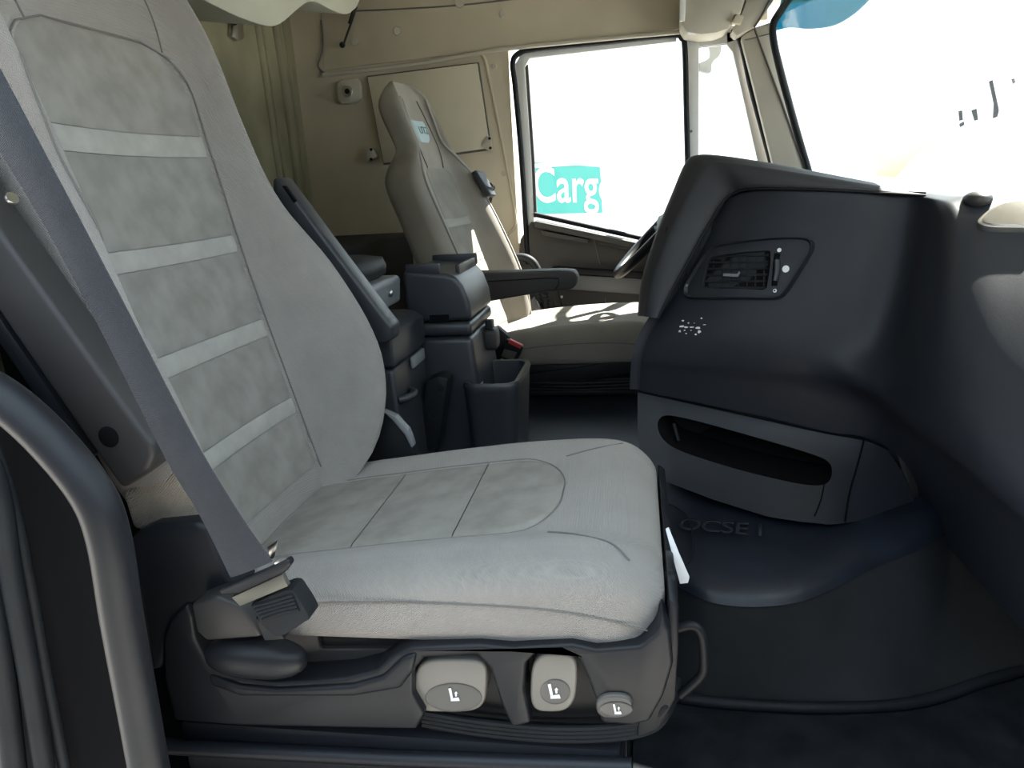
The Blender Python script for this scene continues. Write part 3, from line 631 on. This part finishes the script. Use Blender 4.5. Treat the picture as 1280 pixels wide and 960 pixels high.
fm = thing('floor_mat', (.4, 1.0, 0), 'black passenger footwell mat in front of the seat', 'mat')
prism('mat_sheet', [(-.02, .76, .001), (.9, .76, .001), (.9, 1.38, .001), (.74, 1.36, .001), (.45, 1.22, .001), (.1, 1.2, .001), (-.02, 1.2, .001)], (0, 0, .008), M['carpet'], fm, b=.003)

# ------------------------------------------------------------------ dashboard
dh = thing('dashboard', (.4, 1.7, .27), 'black moulded dashboard wrapping round with air vent and open tray', 'dashboard')
rowsA = [
 ([(905, 247), (945, 236), (1000, 238), (1070, 240), (1145, 244), (1182, 248), (1212, 247), (1290, 246), (1420, 240)], [1.80, 1.74, 1.68, 1.64, 1.61, 1.50, 1.46, 1.42, 1.32]),
 ([(898, 262), (940, 248), (1000, 247), (1070, 249), (1145, 254), (1181, 260), (1213, 268), (1290, 275), (1425, 285)], [1.79, 1.73, 1.67, 1.63, 1.60, 1.46, 1.42, 1.37, 1.27]),
 ([(880, 298), (930, 290), (1000, 288), (1070, 291), (1140, 296), (1178, 304), (1213, 308), (1292, 322), (1430, 345)], [1.79, 1.72, 1.66, 1.62, 1.585, 1.42, 1.37, 1.31, 1.2]),
 ([(856, 348), (915, 347), (990, 349), (1060, 352), (1130, 358), (1170, 366), (1207, 375), (1296, 400), (1450, 445)], [1.78, 1.70, 1.64, 1.60, 1.56, 1.37, 1.30, 1.22, 1.08]),
 ([(815, 410), (890, 415), (970, 420), (1045, 425), (1110, 432), (1155, 446), (1200, 466), (1300, 520), (1470, 610)], [1.77, 1.68, 1.62, 1.58, 1.53, 1.33, 1.23, 1.11, .95]),
 ([(802, 445), (880, 452), (965, 458), (1035, 463), (1092, 486), (1148, 526), (1198, 568), (1300, 656), (1480, 810)], [1.76, 1.68, 1.62, 1.575, 1.49, 1.31, 1.18, 1.02, .84]),
 ([(800, 460), (879, 470), (965, 482), (1033, 492), (1088, 503), (1144, 545), (1194, 586), (1294, 674), (1470, 830)], [1.76, 1.685, 1.63, 1.60, 1.57, 1.48, 1.34, 1.10, .9]),
 ([(798, 487), (875, 504), (962, 523), (1035, 540), (1085, 549), (1122, 585), (1152, 642), (1280, 792), (1400, 935)], [1.76, 1.69, 1.64, 1.61, 1.60, 1.60, 1.59, 1.15, .95])]
rowsP = [[P(x, y, Y=Y) for (x, y), Y in zip(a, b)] for a, b in rowsA]
def wrap(r): return [r[0]+V((.05, .45, 0)), r[0]+V((.004, .05, 0))]+r+[r[-1]+V((.03, -.25, 0))]
rowsP = [wrap(r) for r in rowsP]
r1 = rowsP[0]
rowsP = [[p+V((.16, .13 if i < 6 else .02, -.03)) for i, p in enumerate(r1)], [p+V((.05, .04 if i < 6 else .005, .002)) for i, p in enumerate(r1)]]+rowsP
body = sheet('panel', rowsP, M['dash'], dh, su=5, sv=5, thick=.012, ang=80)
# the moulded surface itself tells where things fixed to it sit
from mathutils.bvhtree import BVHTree
_bv = BVHTree.FromPolygons([v.co+body.location for v in body.data.vertices], [tuple(p.vertices) for p in body.data.polygons])
def surf(x, y, off=0, n=None):
    d = (fw+cr*((x-640)/F)+cu*((480-y)/F)).normalized(); h, nn_, _, _ = _bv.ray_cast(CAM, d)
    if h is None: return P(x, y, Y=1.45)
    nn_ = n or (nn_ if nn_.dot(d) < 0 else -nn_); return h+nn_*off
def snorm(x, y):
    a, b, c_ = surf(x-20, y), surf(x+20, y), surf(x, y-15); n = (b-a).cross(c_-a).normalized(); return n if n.dot(CAM-a) > 0 else -n
# driver hood
so_ = [(797, 394), (802, 350), (820, 292), (841, 240), (857, 204), (872, 194), (905, 195), (970, 205), (1060, 222), (1155, 240)]
mi_ = [(808, 396), (816, 358), (836, 305), (862, 250), (882, 218), (898, 208), (928, 210), (980, 216), (1064, 228), (1156, 241)]
si_ = [(823, 398), (839, 366), (863, 322), (886, 281), (905, 251), (920, 240), (938, 236), (988, 236), (1070, 239), (1157, 244)]
Yo = [1.79, 1.80, 1.81, 1.82, 1.82, 1.81, 1.78, 1.74, 1.69, 1.645]
H0 = [P(x, y, Y=v+.02) for (x, y), v in zip(so_, Yo)]
H1 = [P(x, y, Y=v-.045) for (x, y), v in zip(mi_, Yo)]
H2 = [P(x, y, Y=v-.055) for (x, y), v in zip(si_, Yo)]
H3 = [P(x, y, Y=v-.0) for (x, y), v in zip(si_, Yo)]
Hm = [P(x*.45+a*.55, y*.45+b*.55, Y=v-.025) for (x, y), (a, b), v in zip(so_, mi_, Yo)]
hood = sheet('hood', [[p+V((.05, .42, -.0)) for p in H0], [p+V((.012, .10, 0)) for p in H0], H0, Hm, H1, H2, H3], M['dash2'], dh, su=5, sv=3, thick=.006, ang=75)
tube('seam', [p+V((0, -.003, 0)) for p in H2], .0022, M['pl_b'], hood, sub=4, res=6)
# lower tray panel with its open slot
yt = [(797, 489), (880, 507), (962, 525), (1035, 541), (1080, 549), (1150, 560)]
Yt = [(797, 1.755), (962, 1.635), (1085, 1.595), (1150, 1.60)]
yb = [(797, 575), (830, 600), (960, 645), (1040, 655), (1150, 637)]
Yb = [(797, 1.66), (830, 1.63), (960, 1.49), (1040, 1.457), (1150, 1.54)]
def low(x, y):
    a, b = lerp_tab(yt, x), lerp_tab(yb, x); k = min(1.05, max(0, (y-a)/(b-a)))
    return P(x, y, Y=lerp_tab(Yt, x)+(lerp_tab(Yb, x)-lerp_tab(Yt, x))*k**1.25)
outer = [(797, 489), (840, 498), (880, 507), (962, 525), (1035, 541), (1080, 549), (1108, 560), (1128, 590), (1148, 637), (1095, 648), (1040, 656), (1000, 652), (960, 646), (890, 624), (830, 601), (802, 580), (797, 540)]
slot = [(824, 524), (834, 519), (862, 524), (900, 534), (960, 551), (1010, 566), (1034, 576), (1040, 588), (1036, 602), (1022, 607), (990, 603), (930, 589), (880, 574), (845, 561), (828, 548), (822, 534)]
A = [V((x, y, 0)) for x, y in outer]; B = spline([V((x, y, 0)) for x, y in slot], 4, True)
N_ = 96; A = resample(A, N_)
Bs = resample(B, N_)
rings = [A]
for f in (.3, .6, .85, .97, 1.0): rings.append([a.lerp(b, f) for a, b in zip(A, Bs)])
L3 = [[low(p.x, p.y) for p in r] for r in rings]
ctr = sum(L3[-1], V())/N_
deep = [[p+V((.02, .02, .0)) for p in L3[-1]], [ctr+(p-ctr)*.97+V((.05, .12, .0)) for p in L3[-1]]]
bm = bmesh.new(); G = [[bm.verts.new(p) for p in L] for L in L3]
for A_, B_ in zip(G, G[1:]):
    for k in range(N_):
        q = (A_[k], A_[(k+1) % N_], B_[(k+1) % N_], B_[k]); bm.faces.new(q)
bmesh.ops.remove_doubles(bm, verts=bm.verts, dist=.00005)
lowp = from_bm('tray_panel', bm, M['dash'], dh, ang=60)
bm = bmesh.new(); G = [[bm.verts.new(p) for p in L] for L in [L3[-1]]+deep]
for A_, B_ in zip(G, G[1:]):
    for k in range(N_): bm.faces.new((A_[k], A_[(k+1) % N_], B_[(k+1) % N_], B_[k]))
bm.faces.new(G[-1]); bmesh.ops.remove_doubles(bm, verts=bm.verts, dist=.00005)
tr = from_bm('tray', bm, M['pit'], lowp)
tube('seam', [low(x, y)+V((0, -.001, 0)) for x, y in ((1080, 549), (1072, 580), (1062, 615), (1056, 652))], .002, M['pit'], lowp, res=6)
tube('seam', [low(x, y)+V((0, -.001, 0)) for x, y in ((1030, 606), (1026, 625), (1018, 645))], .0015, M['pit'], lowp, res=6)
tube('seam', [low(x, y)+V((0, -.001, 0)) for x, y in ((798, 489), (880, 507), (962, 525), (1035, 541), (1082, 549.5), (1112, 562))], .0028, M['pit'], lowp, res=6)
tube('tray_glint', [low(x, y)+V((0, .02, 0)) for x, y in ((843, 533), (846, 545), (849, 555))], .004, M['pl'], lowp, res=8)
prism('top_deck', [(.16, 2.9, .80), (.70, 2.9, .80), (.86, 2.5, .80), (.955, 1.9, .80), (.92, 1.5, .80), (.84, 1.46, .80), (.62, 1.75, .80), (.16, 1.98, .80)], (0, 0, .06), M['dash'], dh, b=.01)
box('core', .06, .55, 1.78, 2.3, .25, .86, M['pl_b'], dh, b=.02)
prism('side_bracket', [P(x, y, Y=1.57) for x, y in ((1122, 568), (1134, 580), (1146, 600), (1152, 636), (1140, 637), (1134, 605))], (0, .02, 0), M['pl_g'], dh, b=.003)
for px, py in ((1212, 641), (1237, 675)): prism('scratch', [P(px+a, py+b, X=.60) for a, b in ((-6, -5), (4, -2), (7, 5), (-2, 2))], (-.002, 0, 0), M['pl_g'], dh, b=0)
# air vent
NV = snorm(938, 338)
def vp(x, y, off=0): return surf(x, y, off, NV)
vo = [(857, 360), (862, 350), (880, 322), (890, 311), (905, 306), (940, 301), (975, 298), (1005, 298), (1016, 301), (1018, 310), (1010, 326), (995, 350), (984, 366), (972, 374), (930, 374), (885, 374), (862, 373), (857, 368)]
vi = [(880, 359), (881, 350), (884, 335), (888, 325), (896, 321), (920, 317), (945, 315), (962, 314), (965, 316), (965, 330), (962, 350), (960, 361), (957, 363), (930, 362), (900, 361), (884, 360)]
vt = thing('x', (0, 0, 0), 'x', 'x') if False else None
VO = resample(spline([V((x, y, 0)) for x, y in vo], 4, True), 80)
ccx = (940, 338)
VI0 = resample(spline([V((x, y, 0)) for x, y in vi], 3, True), 300)
cv = V((924, 339, 0)); co = V((938, 338, 0))
VI = [max(VI0, key=lambda q: (q-cv).normalized().dot((a-co).normalized()+V((0, 0, 0)))) for a in VO]
def ring(L, off): return [vp(p.x, p.y, off) for p in L]
sc = lambda L, f: [co+(p-co)*f for p in L]
bm = bmesh.new()
RG = [ring(sc(VO, 1.02), -.02), ring(VO, .010), ring(sc(VO, .975), .016), ring(sc(VO, .94), .008), ring([a.lerp(b, .5) for a, b in zip(sc(VO, .94), VI)], .009), ring(VI, .009), ring([cv+(p-cv)*.96 for p in VI], .0015)]
G = [[bm.verts.new(p) for p in L] for L in RG]
for A_, B_ in zip(G, G[1:]):
    for k in range(80): bm.faces.new((A_[k], A_[(k+1) % 80], B_[(k+1) % 80], B_[k]))
bm.faces.new(G[-1]); bmesh.ops.remove_doubles(bm, verts=bm.verts, dist=.00005)
vent = from_bm('air_vent', bm, M['dash'], dh, ang=50)
prism('duct', [vp(x, y, .002) for x, y in vi], -NV*.004, M['pit'], vent, b=0)
for k in range(6):
    y = 321+7.3*k; xl = lerp_tab([(320, 892), (335, 886), (360, 882)], y); xr_ = lerp_tab([(320, 963), (360, 958)], y)
    prism('slat', [vp(xl, y-1+.4*k, .007), vp(xr_, y-3+.9*k, .007), vp(xr_, y-.4+.9*k, .008), vp(xl, y+1.6+.4*k, .008)], -NV*.006, M['pl'], vent, b=0)
for k in range(7):
    x = 893+10.5*k; prism('fin', [vp(x, 322, .004), vp(x+1.3, 322, .004), vp(x+.3, 358, .004), vp(x-1, 358, .004)], (0, .005, 0), M['pl'], vent, b=0)
prism('slat_tab', [vp(907, 343, .012), vp(924, 343.5, .012), vp(927, 340, .012), vp(928, 342, .012), vp(925, 347, .012), vp(907, 346, .012)], (0, .006, 0), M['con_l'], vent, b=0)
tube('wheel_slot', [vp(x, y, .010) for x, y in ((974, 318), (972, 330), (971, 345), (970, 358))], .006, M['pit'], vent, res=8)
tube('thumb_wheel', [vp(x, y, .014) for x, y in ((974, 326), (974, 338), (972, 352))], .0055, M['console'], vent, res=8)
disc('icon', vp(976, 313.5, .009), NV, .0045, .0015, M['white'], vent, seg=12)
disc('icon', vp(984, 337, .009), NV, .0075, .0015, M['white'], vent, seg=14)
disc('icon', vp(970.5, 364, .009), NV, .004, .0015, M['white'], vent, seg=12)
disc('icon', vp(970.5, 364, .0105), NV, .002, .001, M['pit'], vent, seg=10)
disc('icon', vp(861, 357.5, .012), NV, .003, .0015, M['con_l'], vent, seg=10)
# scraped-off sticker remains
bm = bmesh.new()
def sy(x, y): return surf(x, y, .0012)
for cx_, cy_, rx, ry in [(853, 408, 3.5, 1.6), (858, 409, 2.5, 1.4), (865, 409, 3, 1), (873, 410, 4, 1.6), (874, 415, 2.5, 2), (870, 418, 2, 1), (850, 414, 2, 2), (856, 413, 1.4, .9), (861, 404, 1.3, 1), (854, 401, 1.8, 1), (877, 398, 1.2, 1.2), (881, 406, 2, .6), (858, 417, 1.3, .8), (868, 404, .8, .5), (864, 413, 1.0, .6)]:
    vs = [bm.verts.new(sy(cx_+rx*math.cos(a)*random.uniform(.6, 1.2), cy_+ry*math.sin(a)*random.uniform(.6, 1.2))) for a in [k*math.pi/4 for k in range(8)]]
    bm.faces.new(vs)
sm = from_bm('sticker_residue', bm, M['white'], dh, smooth=False); sm['label'] = 'white flecks of a torn-off sticker'; sm['kind'] = 'stuff'
# chrome-edged display on the dash top, right
dp = thing('dash_display', P(1255, 285, Y=1.33), 'silver rimmed glossy oval panel on top of the dashboard', 'display')
ND = snorm(1262, 285)
q = [surf(p.x, p.y, .004, ND) for p in spline([V((x, y, 0)) for x, y in [(1222, 285), (1227, 275), (1243, 264), (1266, 258), (1296, 257), (1310, 266), (1310, 291), (1285, 291), (1240, 290)]], 4, True)]
qc = sum(q, V())/len(q); q = [p-ND*((p-qc).dot(ND)) for p in q]
prism('rim', [p+ND*.008 for p in q], -ND*.03, M['metal'], dp, b=.003, seg=3)
prism('glass', [qc+(p-qc)*.88+ND*.0095 for p in q], -ND*.006, M['chrome'], dp, b=.001)
kb = tag(ellipsoid('dash_sensor', surf(1222, 250, .002), (.022, .03, .014), M['pl_g']), 'small grey domed sensor on the dashboard top edge', 'sensor')

# steering wheel (mostly hidden by the dash)
sw = thing('steering_wheel', (.14, YD, .55), 'dark steering wheel rim poking out behind the dashboard hood', 'steering wheel')
bot = P(772, 342, Y=YD); tl_ = math.radians(45); ax = V((math.cos(tl_), 0, math.sin(tl_))); cc = bot+ax*.20
tube('rim', [cc-ax*.20*math.cos(k*math.pi/16)+V((0, .20*math.sin(k*math.pi/16), 0)) for k in range(32)], .017, M['pl'], sw, sub=2, closed=True, res=12)
wn = V((-math.sin(tl_), 0, math.cos(tl_)))
ellipsoid('hub', cc-wn*.03, (.06, .065, .03), M['pl_b'], sw, rot=Matrix.Rotation(-tl_, 3, 'Y'), p=3)
for k in (-1, 1): tube('spoke', [cc-wn*.03+V((0, k*.04, 0)), cc-wn*.02+V((0, k*.12, 0)), cc+V((0, k*.195, 0))], .012, M['pl_b'], sw)
tube('column', [cc-wn*.03, cc-wn*.35], .03, M['pl_b'], sw, sub=1)

# ------------------------------------------------------------------ centre console group
cn = thing('centre_console', (-.47, 1.88, .25), 'dark plastic centre console tower with latch and open cup bin', 'console')
y0, y1 = 1.75, 2.02
def xz(pts, y): return [V((x, y, z)) for x, z in pts]
prism('lower_body', xz([(-.56, .263), (-.56, .615), (-.402, .615), (-.392, .48), (-.385, .263)], y0), (0, y1-y0, 0), M['console'], cn, b=.016, seg=4)
prism('seam_band', xz([(-.563, .618), (-.563, .652), (-.402, .652), (-.400, .618)], y0-.002), (0, y1-y0+.004, 0), M['console'], cn, b=.012, seg=3)
prism('upper_cap', xz([(-.563, .655), (-.563, .782), (-.455, .772), (-.432, .764), (-.415, .74), (-.402, .70), (-.398, .655)], y0), (0, y1-y0, 0), M['console'], cn, b=.012, seg=4)
box('top_rim', -.555, -.47, y0+.004, y0+.014, .77, .797, M['console'], cn, b=.003)
box('top_rim', -.555, -.43, y1-.016, y1-.004, .765, .795, M['console'], cn, b=.003)
box('top_rim', -.445, -.433, y0+.06, y1-.01, .76, .786, M['console'], cn, b=.003)
prism('side_slot', PY([(537, 394), (561, 393), (561, 402), (537, 403)], y0-.001), (0, .004, 0), M['pit'], cn, b=0)
lt = ellipsoid('latch', (-.388, 1.925, .575), (.02, .032, .030), M['pl_g'], cn, p=4)
box('latch_stem', -.40, -.38, 1.91, 1.94, .59, .625, M['pl'], cn, b=.003)
# cup bin
rc = [P(579, 472, Z=.505), P(601, 453, Z=.505), P(640, 455, Z=.505), P(648, 468, Z=.505), P(629, 487, Z=.505), P(597, 483, Z=.505)]
xa, xb_ = -.40, -.255; ya, yb_ = 1.66, 1.98
def rrect(x0, x1, yy0, yy1, z, r, n=6):
    o = []
    for cx_, cy_, a0_ in ((x1-r, yy1-r, 0), (x0+r, yy1-r, 90), (x0+r, yy0+r, 180), (x1-r, yy0+r, 270)):
        for k in range(n+1): a = math.radians(a0_+90*k/n); o.append(V((cx_+r*math.cos(a), cy_+r*math.sin(a), z)))
    return o
xa, xb_, ya, yb_ = -.425, -.285, 1.70, 1.96
loft('cup_bin', [rrect(xa+.01, xb_-.02, ya+.01, yb_-.01, .263, .03), rrect(xa, xb_-.004, ya, yb_, .485, .035), rrect(xa-.003, xb_, ya-.003, yb_+.003, .50, .037), rrect(xa+.002, xb_-.004, ya+.002, yb_-.002, .508, .035), rrect(xa+.012, xb_-.014, ya+.012, yb_-.012, .506, .03), rrect(xa+.018, xb_-.02, ya+.018, yb_-.018, .42, .03), rrect(xa+.02, xb_-.022, ya+.02, yb_-.02, .36, .03)], M['console'], cn)
prism('bin_divider', rrect(-.405, -.39, 1.72, 1.80, .38, .006), (0, 0, .11), M['con_l'], cn, b=.002)
pl_ = prism('mount_plate', PY([(532, 476), (548, 470), (560, 473), (556, 500), (548, 560), (520, 565), (526, 520)], 1.66), (0, .06, 0), M['pl_b'], cn, b=.006)
for px, py in ((551, 485), (541, 520)): disc('screw', P(px, py, Y=1.66), (0, -1, 0), .009, .004, M['pl'], pl_)
# storage box beside it
sb = thing('storage_box', (-.72, 1.55, .25), 'blue-black storage box with hinged lid behind the passenger seat', 'box')
X0 = -.52
def fx(pts, X): return [P(x, y, X=X) for x, y in pts]
prism('body', xz([(-.86, .262), (-.86, .60), (X0, .60), (X0+.01, .262)], 1.49), (0, .245, 0), M['console'], sb, b=.010, seg=3)
prism('lid', xz([(-.86, .605), (-.86, .692), (-.56, .692), (-.535, .688), (X0+.005, .674), (X0+.004, .605)], 1.485), (0, .255, 0), M['console'], sb, b=.006, seg=3)
prism('catch', [V((X0+.004, 1.60, .575)), V((X0+.004, 1.70, .575)), V((X0+.004, 1.70, .602)), V((X0+.004, 1.60, .602))], (.008, 0, 0), M['con_l'], sb, b=.003)
tube('pull_handle', [V((X0, 1.50, .53)), V((X0+.02, 1.52, .53)), V((X0+.02, 1.56, .53)), V((X0, 1.58, .53))], .009, M['console'], sb)
sp = thing('padded_seat_box', (-.8, 1.55, .70), 'grey drawer unit topped with a dark padded cushion behind the console', 'drawer')
prism('drawer_front', xz([(-.935, .70), (-.935, .775), (-.572, .775), (-.566, .765), (-.572, .712), (-.60, .70)], 1.49), (0, .255, 0), M['con_l'], sp, b=.006, seg=3)
ellipsoid('drawer_stud', V((-.566, 1.66, .742)), (.006, .008, .009), M['metal'], sp)
loft('cushion', [rrect(-.93, -.60, 1.49, 1.735, .776, .05), rrect(-.935, -.585, 1.49, 1.745, .785, .06), rrect(-.935, -.582, 1.49, 1.747, .805, .06), rrect(-.93, -.59, 1.49, 1.74, .822, .05), rrect(-.91, -.62, 1.49, 1.71, .83, .05)], M['rub'], sp, cap=True)
bn = thing('bunk_mattress', (-1.1, 2.3, .3), 'black lower bunk edge along the rear wall', 'bunk')
box('mattress', XR+.04, -.945, 1.34, W-.01, .60, .80, M['rub'], bn, b=.03, seg=3)
box('bunk_base', XR+.04, -.965, 1.34, W-.01, .24, .595, M['pl_b'], bn, b=.01)

# ------------------------------------------------------------------ outside
struct(tag(box('trim_9', XR-.6, 1.0, .66, W+.06, -1.2, -.065, M['pl_b'], b=.02), 'black cab underbody and chassis'))
pt_ = thing('sky_blocker_trailer', (0, -3.4, -1.7), 'dark trailer added out of view to block sky light from the passenger side', 'trailer')  # unseen trailer, added only to keep sky light off the near seat
box('blocker_side', -9, 4.5, -5.6, -3.1, -.6, 2.5, mat('dark_blocker', (.04, .045, .055), .7, .2), pt_, b=.03)
box('blocker_chassis', -9, 4.5, -5.0, -3.6, -1.15, -.62, M['pl_b'], pt_, b=.03)
for x in (-6.5, -5.2, -3.9): tube('wheel', [(x, -3.6, -1.2), (x, -3.2, -1.2)], .5, M['rub'], pt_, sub=1, res=24)
box('blocker_leg', 2.3, 2.45, -3.6, -3.45, -1.7, -1.1, M['pl_b'], pt_, b=.01)
d2 = struct(thing('door_2', (.64, .3, 0), 'open passenger door standing out beside the camera', 'door')); del d2['category']
box('door_card', .64, .72, -.38, .64, -.35, .80, M['door'], d2, b=.02)
box('pane', .69, .696, -.36, .62, .80, 1.45, M['glass'], d2, b=0)
box('frame', .66, .72, -.38, -.33, .80, 1.47, M['pl_b'], d2, b=.01)
box('frame', .66, .72, .60, .64, .80, 1.47, M['pl_b'], d2, b=.01)
box('frame', .66, .72, -.38, .64, 1.45, 1.49, M['pl_b'], d2, b=.01)
struct(tag(box('ground', -60, 80, -40, 90, -1.75, -1.7, M['ground'], b=0), 'pale concrete yard outside'))
lo = thing('lorry', (1, 9, -1.7), 'white box lorry with a teal cargo sign outside the far window', 'lorry')
YL = 8.0
box('cargo_body', -9, .9, YL, YL+2.5, -.75, 2.6, M['lorry'], lo, b=.02)
box('body_rail', -9, .9, YL-.03, YL+.01, 1.12, 1.16, M['lorry'], lo, b=.005)
box('chassis', -11, .8, YL+.5, YL+2.0, -1.2, -.8, M['pl_b'], lo, b=.02)
box('cab', -11.2, -9.3, YL, YL+2.5, -1.2, 1.6, M['lorry'], lo, b=.1)
for x in (-10.4, -2.2, -.9): tube('wheel', [(x, YL, -1.2), (x, YL+.35, -1.2)], .5, M['rub'], lo, sub=1, res=24)
tl = P(666, 203, Y=YL); brp = P(752, 267, Y=YL)
sgn = prism('sign_panel', PY([(655, 202), (750, 209), (753, 266), (655, 268)], YL-.005), (0, -.012, 0), M['teal'], lo, b=0)
text_mesh('sign_lettering', 'Cargo', P(667, 252.0, Y=YL-.018), P(760, 252.6, Y=YL)-P(667, 252.0, Y=YL), P(664.5, 207, Y=YL)-P(667, 252, Y=YL), (P(664.5, 207, Y=YL)-P(667, 252, Y=YL)).length*.98, .003, M['lorry'], sgn, bold=.012, sx=.68)
ym = thing('loader', (7.5, 13, -1.7), 'yellow machine, colour paled for glare haze, with a long sloping boom beyond the windscreen', 'machine')
YM = 13
prism('boom', PY([(1100, 232), (1180, 218), (1240, 202), (1320, 180), (1320, 196), (1240, 218), (1180, 232), (1100, 240)], YM), (0, .4, 0), M['yellow'], ym, b=.02)
prism('arm', PY([(1092, 220), (1096, 190), (1120, 170), (1150, 160), (1190, 150), (1180, 175), (1150, 190), (1120, 222)], YM+.5), (0, .5, 0), M['yellow'], ym, b=.02)
box('chassis', 5.0, 12, YM-.3, YM+1.2, -1.1, -.1, M['yellow'], ym, b=.1)
for x in (6, 8.5, 11): tube('wheel', [(x, YM-.5, -1.15), (x, YM+.2, -1.15)], .55, M['rub'], ym, sub=1, res=24)
bu = thing('warehouse', (20, 30, -1.7), 'white warehouse with small dark openings beyond the windscreen', 'building')
YB = 30
box('wall', 8, 40, YB, YB+6, -1.7, 9, M['lorry'], bu, b=0)
for q in ([(1198, 139), (1202, 138), (1203, 150), (1199, 151)], [(1199, 155), (1204, 152), (1205, 156), (1200, 159)], [(1214, 138), (1220, 136), (1222, 150), (1218, 151)], [(1236, 102), (1240, 100), (1248, 138), (1246, 146), (1241, 148), (1242, 130)], [(1264, 99), (1267, 98), (1269, 103), (1266, 105)]):
    prism('opening', PY(q, YB), (0, -.05, 0), M['pl_g'], bu, b=0)
# outside mirror arm and tinted sun visor
mi = thing('mirror_arm', P(885, 60, Y=W+.35), 'grey outside mirror arm seen through the quarter window', 'mirror')
prism('arm', spline(PY([(884, 40), (902, 40), (901, 66), (894, 74), (890, 80), (889, 90), (880, 90), (871, 86), (872, 80), (884, 74), (888, 66)], W+.35), 3, True), (0, .05, 0), M['con_l'], mi, b=.004)
tube('bracket', [P(893, 45, Y=W+.37), P(905, 10, Y=W+.3), P(925, -5, Y=W+.08)], .02, M['con_l'], mi)
vs = thing('sun_visor', (.75, 2.4, 1.5), 'teal tinted outside sun visor across the top of the windscreen', 'sun visor')
VX = .80
sheet('tinted_panel', [[P(x, y, Y=Y) for x, y, Y in r] for r in ([(966, 38, 3.10), (985, 34, 3.0), (1010, 36, 2.9), (1040, 32, 2.8), (1065, 18, 2.7), (1088, -4, 2.6), (1115, -40, 2.5)], [(972, 18, 3.11), (990, 14, 3.01), (1012, 12, 2.91), (1042, 6, 2.81), (1068, -8, 2.71), (1092, -30, 2.61), (1118, -65, 2.51)], [(990, -60, 3.13), (1005, -62, 3.03), (1025, -64, 2.93), (1050, -68, 2.83), (1075, -80, 2.73), (1100, -95, 2.63), (1125, -125, 2.53)])], M['tint'], vs, thick=.006)
